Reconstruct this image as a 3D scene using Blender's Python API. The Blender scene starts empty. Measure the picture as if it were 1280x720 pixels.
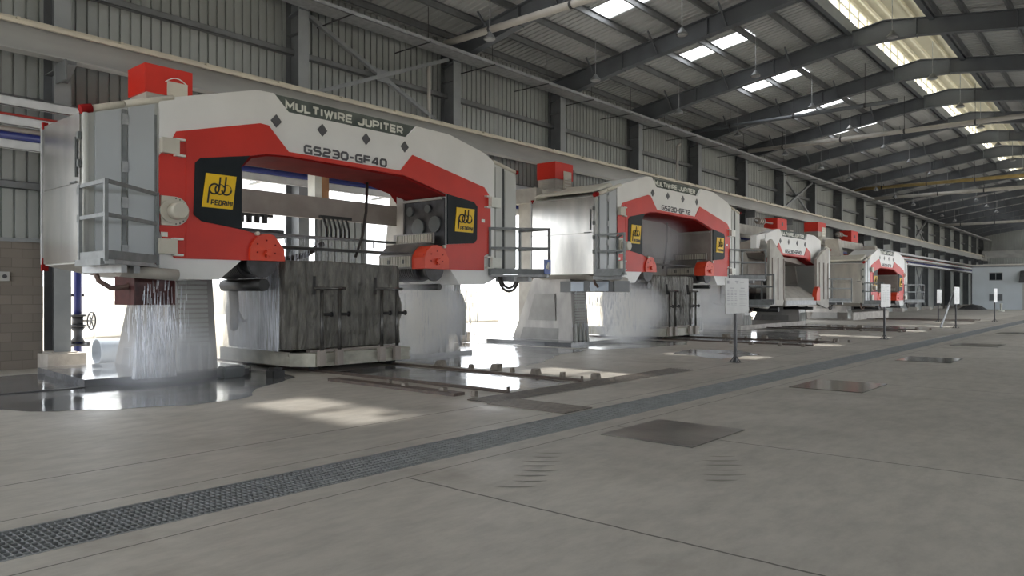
import bpy, bmesh, math, random
from mathutils import Vector, Matrix
random.seed(7)
S = bpy.context.scene
COL = S.collection
PI = math.pi

# ------------------------------------------------------------------ materials
def newmat(name):
    m = bpy.data.materials.new(name); m.use_nodes = True
    nt = m.node_tree
    for n in list(nt.nodes): nt.nodes.remove(n)
    out = nt.nodes.new('ShaderNodeOutputMaterial')
    return m, nt, out
def N(nt, t, **kw):
    n = nt.nodes.new(t)
    for k, v in kw.items(): setattr(n, k, v)
    return n
def paint(name, c1, c2=None, rough=.5, metal=0.0, scale=3.0, bump=0.0, bscale=40, stretch=(1,1,1), detail=5, spec=.5, lo=.35, hi=.65):
    m, nt, out = newmat(name)
    b = N(nt, 'ShaderNodeBsdfPrincipled')
    tc = N(nt, 'ShaderNodeTexCoord'); mp = N(nt, 'ShaderNodeMapping')
    mp.inputs['Scale'].default_value = stretch
    nz = N(nt, 'ShaderNodeTexNoise'); nz.inputs['Scale'].default_value = scale; nz.inputs['Detail'].default_value = detail
    nt.links.new(tc.outputs['Object'], mp.inputs['Vector']); nt.links.new(mp.outputs[0], nz.inputs['Vector'])
    cr = N(nt, 'ShaderNodeValToRGB')
    c2 = c2 or tuple(x*.85 for x in c1)
    cr.color_ramp.elements[0].position = lo; cr.color_ramp.elements[1].position = hi
    cr.color_ramp.elements[0].color = (*c2, 1); cr.color_ramp.elements[1].color = (*c1, 1)
    nt.links.new(nz.outputs['Fac'], cr.inputs[0]); nt.links.new(cr.outputs[0], b.inputs['Base Color'])
    b.inputs['Roughness'].default_value = rough; b.inputs['Metallic'].default_value = metal
    b.inputs['Specular IOR Level'].default_value = spec
    if bump:
        n2 = N(nt, 'ShaderNodeTexNoise'); n2.inputs['Scale'].default_value = bscale; n2.inputs['Detail'].default_value = 6
        nt.links.new(mp.outputs[0], n2.inputs['Vector'])
        bp = N(nt, 'ShaderNodeBump'); bp.inputs['Strength'].default_value = bump; bp.inputs['Distance'].default_value = .05
        nt.links.new(n2.outputs['Fac'], bp.inputs['Height']); nt.links.new(bp.outputs[0], b.inputs['Normal'])
    nt.links.new(b.outputs[0], out.inputs[0])
    return m
M = {}
M['white'] = paint('white_paint', (.78,.78,.77), (.73,.73,.72), .38, scale=1.2)
M['red'] = paint('red_paint', (.62,.028,.014), (.55,.024,.013), .45, scale=1.3)
M['orange'] = paint('orange_red_paint', (.75,.065,.02), (.66,.05,.018), .45, scale=2)
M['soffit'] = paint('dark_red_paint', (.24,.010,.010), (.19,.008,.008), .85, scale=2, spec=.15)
M['black'] = paint('charcoal_panel', (.014,.019,.023), (.011,.015,.018), .5, spec=.2)
M['title'] = paint('smoked_title_plate', (.15,.17,.16), (.08,.095,.09), .18, scale=1.5)
M['yellow'] = paint('yellow_plate', (.86,.55,.0), (.82,.51,.0), .45)
M['letter'] = paint('black_lettering', (.012,.012,.012), None, .5)
M['letter_grey'] = paint('grey_lettering', (.09,.09,.10), None, .5)
M['letter_pale'] = paint('pale_lettering', (.75,.76,.70), None, .4)
M['door_grey'] = paint('blue_grey_door', (.42,.45,.47), (.40,.42,.44), .35, scale=.8)
M['cover'] = paint('light_grey_cover', (.52,.53,.51), (.47,.48,.46), .42, scale=1)
M['beige'] = paint('beige_metal', (.60,.57,.49), (.52,.49,.42), .45, scale=1.5)
M['seam'] = paint('dark_seam', (.10,.11,.11), None, .5)
M['steelsheet'] = paint('brushed_stainless', (.64,.62,.58), (.50,.49,.47), .24, metal=1.0, scale=2, stretch=(1,1.6,.4), bump=.16, bscale=.9)
M['galv'] = paint('galvanised_steel', (.40,.41,.42), (.30,.31,.32), .5, metal=.35, scale=6)
M['railing'] = paint('railing_grey', (.22,.235,.24), (.17,.18,.185), .5, metal=.2, scale=6)
M['darksteel'] = paint('dark_steel', (.07,.07,.075), (.04,.04,.042), .5, metal=.3, scale=5)
M['blacksteel'] = paint('black_rubber', (.018,.018,.02), (.012,.012,.012), .5)
M['machin'] = paint('machine_beige_grey', (.44,.42,.38), (.33,.31,.28), .55, scale=2)
M['brownsteel'] = paint('brown_grey_steel', (.36,.32,.29), (.28,.245,.22), .55, scale=2)
M['pillar'] = paint('splashed_pillar', (.46,.44,.42), (.30,.29,.28), .35, scale=2, stretch=(1,1,.4))
M['maroon'] = paint('maroon_skirt', (.10,.03,.028), (.06,.02,.02), .3, scale=8)
M['ribs'] = paint('ribbed_guard', (.20,.185,.17), (.15,.14,.13), .45, metal=.2)
M['column'] = paint('column_paint', (.135,.145,.155), (.105,.113,.12), .5, scale=1.5)
M['colflange'] = paint('column_flange_lit', (.27,.285,.295), (.22,.235,.245), .42, scale=2)  # column grey lightened: the flange highlight is put into the colour
M['rafter'] = paint('rafter_paint', (.125,.138,.155), (.10,.11,.125), .5, scale=1.2)
M['crane'] = paint('crane_girder_paint', (.36,.365,.36), (.28,.285,.28), .5, scale=1, stretch=(.4,1,2))
M['rail_cream'] = paint('cream_rail', (.62,.57,.46), (.5,.46,.38), .5, scale=2)
M['siding'] = paint('siding_sheet', (.36,.38,.37), (.30,.315,.305), .42, metal=.15, scale=.5)
M['roof'] = paint('roof_sheet', (.50,.51,.51), (.42,.43,.43), .5, metal=.1, scale=.4)
M['cream'] = paint('cream_monitor_sheet', (.72,.68,.55), (.64,.60,.48), .5, scale=.6)
M['purlin'] = paint('purlin_steel', (.19,.20,.21), (.15,.155,.16), .5, metal=.2)
M['whitepipe'] = paint('pale_pipe', (.52,.50,.47), (.44,.42,.39), .5, scale=2)
M['ochrepipe'] = paint('ochre_pipe', (.40,.30,.12), (.33,.24,.09), .5)
M['redpipe'] = paint('fire_red_pipe', (.42,.03,.02), None, .4)
M['bluepipe'] = paint('blue_pipe', (.02,.03,.17), None, .4)
M['room'] = paint('room_wall_paint', (.55,.60,.64), (.50,.545,.58), .6, scale=.6)
M['plinth'] = paint('plinth_concrete', (.48,.45,.41), (.37,.34,.31), .8, scale=4, bump=.2)
M['granite'] = paint('wet_granite', (.20,.19,.168), (.075,.072,.064), .42, scale=7, stretch=(1.6,1.6,.3), bump=1.0, bscale=14, detail=14, lo=.3, hi=.72)
M['carriage'] = paint('carriage_paint', (.50,.49,.42), (.33,.32,.27), .55, scale=3, bump=.1)
M['rust'] = paint('rusty_rail', (.105,.075,.06), (.06,.046,.04), .55, scale=8, bump=.3)
M['grate'] = paint('galvanised_grating', (.25,.26,.265), (.19,.20,.20), .6, metal=.2, scale=6)
M['grate_wet'] = paint('rusty_grating', (.17,.145,.12), (.11,.095,.08), .5, scale=6)
M['trench'] = paint('trench_dark', (.03,.033,.036), (.02,.022,.024), .7)
M['plate'] = paint('floor_plate_steel', (.20,.19,.17), (.07,.068,.063), .35, scale=1.1, bump=.06, bscale=20, detail=9)
M['stone'] = paint('stone_bits', (.25,.22,.19), (.16,.14,.12), .8, scale=8, bump=.4)
M['sign'] = paint('sign_board', (.40,.40,.385), (.36,.36,.345), .4)
M['signmark'] = paint('sign_print', (.20,.20,.21), None, .5)
M['bluesign'] = paint('blue_sign', (.02,.08,.36), None, .4)
M['rackrail'] = paint('pale_rack_rail', (.62,.63,.65), (.52,.53,.55), .45, scale=3)
M['orangelit'] = paint('orange_lit_post', (.42,.22,.11), (.34,.17,.085), .5)  # orange light on the rear post, put into its colour
M['wetplate'] = paint('wet_floor_plate', (.12,.115,.10), (.05,.05,.047), .12, scale=1.3)
M['standsteel'] = paint('wet_stand_steel', (.13,.125,.12), (.07,.068,.065), .25, metal=.5, scale=6)
M['pocketshade'] = paint('pocket_shade_grey', (.30,.295,.285), (.25,.245,.235), .6)  # grey darkened to paint the shade in the pillar pockets
M['outside'] = paint('yard_ground', (.52,.48,.41), (.45,.41,.35), .8, scale=.3)
M['yardwall'] = paint('yard_wall', (.75,.72,.67), (.66,.63,.57), .8, scale=.5)
M['bluedrum'] = paint('pale_blue_pipe', (.46,.53,.62), (.40,.46,.55), .45, scale=3)
M['hose'] = paint('hose_rubber', (.05,.04,.037), (.03,.025,.022), .5)
M['hosebrown'] = paint('brown_hose', (.17,.11,.09), (.12,.08,.07), .5)
M['brick_red'] = paint('red_fitting', (.45,.03,.02), None, .5)

def blockwall():
    m, nt, out = newmat('concrete_blocks')
    b = N(nt, 'ShaderNodeBsdfPrincipled'); tc = N(nt, 'ShaderNodeTexCoord')
    sx = N(nt, 'ShaderNodeSeparateXYZ'); cx = N(nt, 'ShaderNodeCombineXYZ')
    nt.links.new(tc.outputs['Object'], sx.inputs[0])
    nt.links.new(sx.outputs['X'], cx.inputs['X']); nt.links.new(sx.outputs['Z'], cx.inputs['Y'])
    br = N(nt, 'ShaderNodeTexBrick'); br.inputs['Scale'].default_value = 1
    br.inputs['Brick Width'].default_value = .4; br.inputs['Row Height'].default_value = .2; br.inputs['Mortar Size'].default_value = .006
    br.inputs['Color1'].default_value = (.20,.175,.15,1); br.inputs['Color2'].default_value = (.165,.145,.125,1); br.inputs['Mortar'].default_value = (.12,.105,.09,1)
    nt.links.new(cx.outputs[0], br.inputs['Vector']); nt.links.new(br.outputs['Color'], b.inputs['Base Color'])
    b.inputs['Roughness'].default_value = .85
    nt.links.new(b.outputs[0], out.inputs[0]); return m
M['blocks'] = blockwall()

def concrete():
    m, nt, out = newmat('floor_concrete')
    L = nt.links.new
    b = N(nt, 'ShaderNodeBsdfPrincipled'); tc = N(nt, 'ShaderNodeTexCoord')
    def noise(sc, det, st=(1,1,1), rough=.55):
        mp = N(nt, 'ShaderNodeMapping'); mp.inputs['Scale'].default_value = st
        n = N(nt, 'ShaderNodeTexNoise'); n.inputs['Scale'].default_value = sc; n.inputs['Detail'].default_value = det; n.inputs['Roughness'].default_value = rough
        L(tc.outputs['Object'], mp.inputs[0]); L(mp.outputs[0], n.inputs['Vector']); return n.outputs['Fac']
    def ramp(f, stops):
        r = N(nt, 'ShaderNodeValToRGB'); e = r.color_ramp.elements
        e[0].position, e[0].color = stops[0][0], (*stops[0][1], 1); e[1].position, e[1].color = stops[1][0], (*stops[1][1], 1)
        for p, c in stops[2:]:
            q = e.new(p); q.color = (*c, 1)
        L(f, r.inputs[0]); return r.outputs[0]
    def mul(a, c, fac=1.0):
        x = N(nt, 'ShaderNodeMix'); x.data_type = 'RGBA'; x.blend_type = 'MULTIPLY'; x.inputs[0].default_value = fac
        L(a, x.inputs[6]); L(c, x.inputs[7]); return x.outputs[2]
    base = ramp(noise(.22, 8), [(.32,(.345,.325,.295)), (.68,(.45,.425,.385))])
    fine = ramp(noise(2.2, 10, (1,2.2,1), .7), [(.35,(.82,.82,.82)), (.6,(1.03,1.03,1.02))])
    col = mul(base, fine)
    stain = ramp(noise(.6, 6, (1,.5,1)), [(.28,(.66,.63,.6)), (.42,(1,1,1))])
    col = mul(col, stain, .8)
    # joints: long saw cuts along the hall and across it
    sp = N(nt, 'ShaderNodeSeparateXYZ'); L(tc.outputs['Object'], sp.inputs[0])
    wob = N(nt, 'ShaderNodeMath', operation='MULTIPLY_ADD'); L(noise(3, 4), wob.inputs[0]); wob.inputs[1].default_value = .03; wob.inputs[2].default_value = -.015
    def line(axis, v, w, lim=None):
        a = N(nt, 'ShaderNodeMath', operation='ADD'); L(sp.outputs[axis], a.inputs[0]); L(wob.outputs[0], a.inputs[1])
        s = N(nt, 'ShaderNodeMath', operation='SUBTRACT'); L(a.outputs[0], s.inputs[0]); s.inputs[1].default_value = v
        ab = N(nt, 'ShaderNodeMath', operation='ABSOLUTE'); L(s.outputs[0], ab.inputs[0])
        c = N(nt, 'ShaderNodeMath', operation='LESS_THAN'); L(ab.outputs[0], c.inputs[0]); c.inputs[1].default_value = w
        o = c.outputs[0]
        if lim is not None:
            ax, op, lv = lim
            g = N(nt, 'ShaderNodeMath', operation=op); L(sp.outputs[ax], g.inputs[0]); g.inputs[1].default_value = lv
            p = N(nt, 'ShaderNodeMath', operation='MULTIPLY'); L(o, p.inputs[0]); L(g.outputs[0], p.inputs[1]); o = p.outputs[0]
        return o
    lines = [line('Y',7.3,.012), line('Y',6.16,.008), line('Y',4.93,.008)]
    for xx in (4.38, 7.75, 14.5, 21.2, 28.0, 34.7, 48.0): lines.append(line('X',xx,.011,('Y','LESS_THAN',4.9)))
    acc = lines[0]
    for l in lines[1:]:
        mx = N(nt, 'ShaderNodeMath', operation='MAXIMUM'); L(acc, mx.inputs[0]); L(l, mx.inputs[1]); acc = mx.outputs[0]
    dk = N(nt, 'ShaderNodeMix'); dk.data_type = 'RGBA'; L(acc, dk.inputs[0]); L(col, dk.inputs[6]); dk.inputs[7].default_value = (.09,.085,.075,1)
    L(dk.outputs[2], b.inputs['Base Color'])
    rr = ramp(noise(.8, 6), [(.3,(.42,.42,.42)), (.7,(.62,.62,.62))])
    L(rr, b.inputs['Roughness']); b.inputs['Specular IOR Level'].default_value = .4
    bp = N(nt, 'ShaderNodeBump'); bp.inputs['Strength'].default_value = .10; bp.inputs['Distance'].default_value = .01
    L(noise(30, 8), bp.inputs['Height']); L(bp.outputs[0], b.inputs['Normal'])
    L(b.outputs[0], out.inputs[0]); return m
M['floor'] = concrete()

def water():
    m, nt, out = newmat('standing_water')
    L = nt.links.new
    b = N(nt, 'ShaderNodeBsdfPrincipled'); tc = N(nt, 'ShaderNodeTexCoord')
    n = N(nt, 'ShaderNodeTexNoise'); n.inputs['Scale'].default_value = .9; n.inputs['Detail'].default_value = 5
    L(tc.outputs['Object'], n.inputs['Vector'])
    cr = N(nt, 'ShaderNodeValToRGB'); e = cr.color_ramp.elements
    e[0].position = .35; e[0].color = (.10,.105,.115,1); e[1].position = .65; e[1].color = (.17,.17,.175,1)
    L(n.outputs['Fac'], cr.inputs[0]); L(cr.outputs[0], b.inputs['Base Color'])
    r2 = N(nt, 'ShaderNodeValToRGB'); e = r2.color_ramp.elements
    e[0].position = .4; e[0].color = (.03,.03,.03,1); e[1].position = .62; e[1].color = (.22,.22,.22,1)
    L(n.outputs['Fac'], r2.inputs[0]); L(r2.outputs[0], b.inputs['Roughness'])
    w = N(nt, 'ShaderNodeTexNoise'); w.inputs['Scale'].default_value = 9; w.inputs['Detail'].default_value = 3
    L(tc.outputs['Object'], w.inputs['Vector'])
    bp = N(nt, 'ShaderNodeBump'); bp.inputs['Strength'].default_value = .10; bp.inputs['Distance'].default_value = .02
    L(w.outputs['Fac'], bp.inputs['Height']); L(bp.outputs[0], b.inputs['Normal'])
    L(b.outputs[0], out.inputs[0]); return m
M['water'] = water()

def translucent(name, col, trans=.5, tcol=(1,1,1)):
    m, nt, out = newmat(name); L = nt.links.new
    t = N(nt, 'ShaderNodeBsdfTransparent'); t.inputs[0].default_value = (*tcol, 1)
    d = N(nt, 'ShaderNodeBsdfTranslucent'); d.inputs[0].default_value = (*col, 1)
    mx = N(nt, 'ShaderNodeMixShader'); mx.inputs[0].default_value = trans
    L(d.outputs[0], mx.inputs[1]); L(t.outputs[0], mx.inputs[2]); L(mx.outputs[0], out.inputs[0]); return m
M['skylight'] = translucent('skylight_sheet', (.9,.92,.95), .25)
M['glazing'] = translucent('monitor_glazing', (.9,.88,.80), .25)

def jet():
    m, nt, out = newmat('falling_water'); L = nt.links.new
    b = N(nt, 'ShaderNodeBsdfPrincipled'); b.inputs['Base Color'].default_value = (.8,.83,.9,1)
    b.inputs['Roughness'].default_value = .25; b.inputs['Transmission Weight'].default_value = .25; b.inputs['IOR'].default_value = 1.33
    L(b.outputs[0], out.inputs[0]); return m
M['jet'] = jet()
def film():
    m, nt, out = newmat('water_film'); L = nt.links.new
    tc = N(nt, 'ShaderNodeTexCoord'); mp = N(nt, 'ShaderNodeMapping'); mp.inputs['Scale'].default_value = (9,9,.55)
    n = N(nt, 'ShaderNodeTexNoise'); n.inputs['Scale'].default_value = 2.2; n.inputs['Detail'].default_value = 8; n.inputs['Roughness'].default_value = .7
    L(tc.outputs['Object'], mp.inputs[0]); L(mp.outputs[0], n.inputs['Vector'])
    r = N(nt, 'ShaderNodeValToRGB'); e = r.color_ramp.elements
    e[0].position = .42; e[0].color = (.1,.1,.1,1); e[1].position = .7; e[1].color = (.8,.8,.8,1)
    L(n.outputs['Fac'], r.inputs[0])
    b = N(nt, 'ShaderNodeBsdfPrincipled'); b.inputs['Base Color'].default_value = (.72,.75,.82,1); b.inputs['Roughness'].default_value = .2
    t = N(nt, 'ShaderNodeBsdfTransparent'); mx = N(nt, 'ShaderNodeMixShader')
    L(r.outputs[0], mx.inputs[0]); L(t.outputs[0], mx.inputs[1]); L(b.outputs[0], mx.inputs[2]); L(mx.outputs[0], out.inputs[0]); return m
M['film'] = film()
def mist(name, dens, scale=1.6, col=(.86,.90,1.0)):
    m, nt, out = newmat(name); L = nt.links.new
    tc = N(nt, 'ShaderNodeTexCoord')
    ln = N(nt, 'ShaderNodeVectorMath', operation='LENGTH'); L(tc.outputs['Object'], ln.inputs[0])
    fall = N(nt, 'ShaderNodeMapRange'); fall.interpolation_type = 'SMOOTHSTEP'
    fall.inputs['From Min'].default_value = .25; fall.inputs['From Max'].default_value = .95
    fall.inputs['To Min'].default_value = 1; fall.inputs['To Max'].default_value = 0
    L(ln.outputs['Value'], fall.inputs['Value'])
    n = N(nt, 'ShaderNodeTexNoise'); n.inputs['Scale'].default_value = scale; n.inputs['Detail'].default_value = 3
    L(tc.outputs['Object'], n.inputs['Vector'])
    nr = N(nt, 'ShaderNodeMapRange'); nr.inputs['From Min'].default_value = .3; nr.inputs['From Max'].default_value = .7
    nr.inputs['To Min'].default_value = .35; nr.inputs['To Max'].default_value = 1.3
    L(n.outputs['Fac'], nr.inputs['Value'])
    a = N(nt, 'ShaderNodeMath', operation='MULTIPLY'); L(fall.outputs[0], a.inputs[0]); L(nr.outputs[0], a.inputs[1])
    c = N(nt, 'ShaderNodeMath', operation='MULTIPLY'); L(a.outputs[0], c.inputs[0]); c.inputs[1].default_value = dens*2.5
    v = N(nt, 'ShaderNodeVolumeScatter'); v.inputs['Color'].default_value = (*col, 1); v.inputs['Anisotropy'].default_value = .2
    L(c.outputs[0], v.inputs['Density']); L(v.outputs[0], out.inputs['Volume'])
    return m

# ------------------------------------------------------------------ mesh helpers
class MB:
    def __init__(self): self.bm = bmesh.new()
    def box(self, x0, x1, y0, y1, z0, z1):
        v = [self.bm.verts.new(p) for p in ((x0,y0,z0),(x1,y0,z0),(x1,y1,z0),(x0,y1,z0),(x0,y0,z1),(x1,y0,z1),(x1,y1,z1),(x0,y1,z1))]
        for f in ((3,2,1,0),(4,5,6,7),(0,1,5,4),(1,2,6,5),(2,3,7,6),(3,0,4,7)): self.bm.faces.new([v[i] for i in f])
        return self
    def hexa(self, bottom, top):
        v = [self.bm.verts.new(p) for p in list(bottom)+list(top)]
        for f in ((3,2,1,0),(4,5,6,7),(0,1,5,4),(1,2,6,5),(2,3,7,6),(3,0,4,7)): self.bm.faces.new([v[i] for i in f])
        return self
    def prism(self, poly, a, b, axis='y'):
        # poly of (u,v): axis y -> (x,z); axis x -> (y,z); axis z -> (x,y)
        def P(u, v, w):
            return {'y': (u, w, v), 'x': (w, u, v), 'z': (u, v, w)}[axis]
        A = [self.bm.verts.new(P(u, v, a)) for u, v in poly]; B = [self.bm.verts.new(P(u, v, b)) for u, v in poly]
        fs = [self.bm.faces.new(A), self.bm.faces.new(B[::-1])]
        n = len(poly)
        for i in range(n): fs.append(self.bm.faces.new((A[i], B[i], B[(i+1) % n], A[(i+1) % n])))
        bmesh.ops.recalc_face_normals(self.bm, faces=fs)
        return self
    def tube(self, pts, r, seg=8, caps=True):
        pts = [Vector(p) for p in pts]; rings = []
        n = len(pts); rs = r if isinstance(r, (list, tuple)) else [r]*n
        up = None
        for i, p in enumerate(pts):
            t = (pts[min(i+1, n-1)] - pts[max(i-1, 0)]).normalized()
            if up is None:
                up = Vector((0,0,1)) if abs(t.z) < .9 else Vector((1,0,0))
            a = t.cross(up)
            if a.length < 1e-4: a = t.cross(Vector((0,1,0)))
            a.normalize(); b = a.cross(t).normalized(); up = b
            rings.append([self.bm.verts.new(p + (a*math.cos(2*PI*k/seg) + b*math.sin(2*PI*k/seg))*rs[i]) for k in range(seg)])
        fs = []
        for i in range(n-1):
            for k in range(seg):
                fs.append(self.bm.faces.new((rings[i][k], rings[i][(k+1) % seg], rings[i+1][(k+1) % seg], rings[i+1][k])))
        if seg > 6:
            for f in fs: f.smooth = True
        if caps:
            fs += [self.bm.faces.new(rings[0][::-1]), self.bm.faces.new(rings[-1])]
        bmesh.ops.recalc_face_normals(self.bm, faces=fs)
        return self
    def bar(self, p0, p1, w, h=None, side=None):
        # rectangular bar between two points; w along side direction, h perpendicular
        h = h or w; p0 = Vector(p0); p1 = Vector(p1); t = (p1-p0).normalized()
        s = Vector(side) if side else (Vector((0,0,1)).cross(t) if abs(t.z) < .95 else Vector((1,0,0)))
        s = (s - t*s.dot(t)).normalized(); u = t.cross(s).normalized()
        c = [(-1,-1),(1,-1),(1,1),(-1,1)]
        A = [p0 + s*(a*w/2) + u*(b*h/2) for a, b in c]; B = [p1 + s*(a*w/2) + u*(b*h/2) for a, b in c]
        k = len(self.bm.faces)
        self.hexa(A, B)
        self.bm.faces.ensure_lookup_table()
        bmesh.ops.recalc_face_normals(self.bm, faces=self.bm.faces[k:])
        return self
    def strip(self, prof, a, b, axis='x'):
        # open sheet: profile polyline of (u,v) swept along axis
        def P(u, v, w): return {'y': (u, w, v), 'x': (w, u, v), 'z': (u, v, w)}[axis]
        A = [self.bm.verts.new(P(u, v, a)) for u, v in prof]; B = [self.bm.verts.new(P(u, v, b)) for u, v in prof]
        for i in range(len(prof)-1): self.bm.faces.new((A[i], A[i+1], B[i+1], B[i]))
        return self
    def build(self, name, mat, parent=None, origin=(0,0,0), smooth=False):
        me = bpy.data.meshes.new(name)
        ov = Vector(origin)
        for v in self.bm.verts: v.co -= ov
        self.bm.to_mesh(me); self.bm.free()
        if isinstance(mat, str): mat = M[mat]
        me.materials.append(mat)
        if smooth:
            for p in me.polygons: p.use_smooth = True
        o = bpy.data.objects.new(name, me); COL.objects.link(o)
        if parent: o.parent = parent
        else: o.location = ov
        return o
def struct(o): o['kind'] = 'structure'; return o
def tag(o, label, cat, group=None, kind=None):
    if label: o['label'] = label
    if cat: o['category'] = cat
    if group: o['group'] = group
    if kind: o['kind'] = kind
    return o
def empty(name, loc, label, cat, group=None):
    o = bpy.data.objects.new(name, None); COL.objects.link(o); o.location = loc; o.empty_display_size = .2
    return tag(o, label, cat, group)
ORD = ['first','second','third','fourth','fifth','sixth','seventh','eighth','ninth','tenth','eleventh','twelfth','thirteenth','fourteenth','fifteenth','sixteenth','seventeenth','eighteenth','nineteenth','twentieth','twenty-first','twenty-second','twenty-third']

C_ = .2
GLYPH = {
 'M': [[(0,0),(0,1),(.5,.3),(1,1),(1,0)]], 'U': [[(0,1),(0,C_),(C_,0),(1-C_,0),(1,C_),(1,1)]], 'L': [[(0,1),(0,0),(1,0)]],
 'T': [[(0,1),(1,1)],[(.5,1),(.5,0)]], 'I': [[(.5,0),(.5,1)]], 'W': [[(0,1),(.25,0),(.5,.8),(.75,0),(1,1)]],
 'R': [[(0,0),(0,1),(1-C_,1),(1,1-C_),(1,.4+C_),(1-C_,.4),(0,.4)],[(.55,.4),(1,0)]], 'E': [[(1,1),(0,1),(0,0),(1,0)],[(0,.5),(.9,.5)]],
 'J': [[(1,1),(1,C_),(1-C_,0),(C_,0),(0,C_),(0,.3)]], 'P': [[(0,0),(0,1),(1-C_,1),(1,1-C_),(1,.4+C_),(1-C_,.4),(0,.4)]],
 'G': [[(1,1),(C_,1),(0,1-C_),(0,C_),(C_,0),(1,0),(1,.46),(.5,.46)]],
 'S': [[(1,1),(C_*.8,1),(0,1-C_),(0,.5+C_),(C_*.8,.5),(1-C_*.8,.5),(1,.5-C_),(1,C_),(1-C_*.8,0),(0,0)]],
 '2': [[(0,1),(1-C_,1),(1,1-C_),(1,.5+C_),(1-C_,.5),(C_,.5),(0,.5-C_),(0,0),(1,0)]],
 '3': [[(0,1),(1-C_,1),(1,1-C_),(1,C_),(1-C_,0),(0,0)],[(.25,.51),(.97,.51)]],
 '0': [[(.5,0),(C_,0),(0,C_),(0,1-C_),(C_,1),(1-C_,1),(1,1-C_),(1,C_),(1-C_,0),(.5,0)]],
 'D': [[(0,0),(0,1),(1-C_,1),(1,1-C_),(1,C_),(1-C_,0),(0,0)]], 'N': [[(0,0),(0,1),(1,0),(1,1)]],
 '-': [[(0,.45),(1,.45)]], 'F': [[(0,0),(0,1),(1,1)],[(0,.5),(.9,.5)]], '4': [[(.78,0),(.78,1),(.62,1),(0,.32),(0,.25),(1,.25)]], '7': [[(0,1),(1,1),(1,.82),(.42,0)]]}
GW = {'I': .3, '-': .6, ' ': .45, 'T': .95, 'L': .9, 'M': 1.15, 'W': 1.3}
def text_bm(body, x0, x1, z0, z1, y, th=.006, offset=0.0, shear=0.0, stroke=.23):
    # flat stroked lettering, wide and square, lying on plane y and facing -Y
    gap = .24; tot = sum(GW.get(c, 1) for c in body) + gap*(len(body)-1)
    sc = (x1-x0)/tot; H = z1-z0; w = stroke*H/2; b = MB(); cx = x0
    for c in body:
        gw = GW.get(c, 1)*sc
        for pl in GLYPH.get(c, []):
            P = []
            for u, v in pl:
                zz = z0+w+v*(H-2*w); P.append(Vector((cx+w*.6+u*(gw-w*1.2)+shear*v*H, zz)))
            n = len(P); Ls = []; Rs = []
            closed = (P[0]-P[-1]).length < 1e-6
            for i in range(n):
                a = (P[i]-P[i-1]) if i > 0 else ((P[0]-P[-2]) if closed else P[1]-P[0])
                d = (P[i+1]-P[i]) if i < n-1 else ((P[1]-P[0]) if closed else P[-1]-P[-2])
                a = a.normalized(); d = d.normalized(); na = Vector((-a.y, a.x)); nd = Vector((-d.y, d.x))
                m = (na+nd); m = m.normalized() if m.length > 1e-3 else na
                k = w/max(.45, m.dot(na)); Ls.append(P[i]+m*k); Rs.append(P[i]-m*k)
            for i in range(n-1):
                b.prism([tuple(Rs[i]), tuple(Rs[i+1]), tuple(Ls[i+1]), tuple(Ls[i])], y-th, y, 'y')
        cx += gw + gap*sc
    return b

# ------------------------------------------------------------------ hall dimensions
RX_CLOSED = 22.0; LX = 1.9  # bounds of out-of-view wall openings that let light in
WY = 18.05         # front flange plane of the left columns
SY = 18.72         # siding plane
BAY = 6.14; X0 = 6.05; NB = 20   # column k stands at X0 + k*BAY
def CX(k): return X0 + k*BAY
XE = CX(NB) + .6
XB = -9.0
RIDGE = 7.5; EZ = 10.55; SL = .147
def roofz(y): return EZ + SL*(SY - y) if y >= RIDGE else EZ + SL*(SY - (2*RIDGE - y))
YR = 2*RIDGE - SY   # right eave

# floor with a trench under the grating
GY0, GY1 = 5.22, 5.90
b = MB()
b.box(XB, XE+1, GY1, 22.0, -.5, 0); b.box(XB, XE+1, YR-6, GY0, -.5, 0); b.box(XB, XE+1, GY0, GY1, -.5, -.22)
struct(b.build('floor', 'floor'))
b = MB(); b.box(XB, XE+1, GY0, GY1, -.22, -.20)
b.box(XB, XE+1, GY0, GY0+.012, -.2, -.002).box(XB, XE+1, GY1-.012, GY1, -.2, -.002)
o = b.build('floor', 'trench'); struct(o)

# roof sheeting, ribbed, with gaps where the skylights lie
def ribbed(y_from, y_to, xs0, xs1, skip=()):
    pass
SKY = [(CX(k)+BAY/2-.52, CX(k)+BAY/2+.52) for k in range(0, NB)]
SY0, SY1 = 11.45, 14.35
def roof_sheet(ya, yb, holes):
    b = MB(); pitch = .26; x = XB
    def z(y): return roofz(y) - .001
    prof = []
    while x < XE:
        prof += [(x, 0), (x+.16, 0), (x+.18, .035), (x+.24, .035)]; x += pitch
    va = [b.bm.verts.new((p[0], ya, z(ya)+p[1])) for p in prof]; vb = [b.bm.verts.new((p[0], yb, z(yb)+p[1])) for p in prof]
    for i in range(len(prof)-1):
        xm = (prof[i][0]+prof[i+1][0])/2
        if holes and any(h0 < xm < h1 for h0, h1 in SKY): continue
        b.bm.faces.new((va[i], va[i+1], vb[i+1], vb[i]))
    return b
bb = MB()
me_parts = [roof_sheet(SY+.5, SY1, False), roof_sheet(SY1, SY0, True), roof_sheet(SY0, 8.7, False), roof_sheet(5.9, YR-.5, False)]
tmp = []
for p in me_parts:
    me = bpy.data.meshes.new('x'); p.bm.to_mesh(me); p.bm.free(); bb.bm.from_mesh(me); bpy.data.meshes.remove(me)
struct(bb.build('ceiling', 'roof'))

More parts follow.
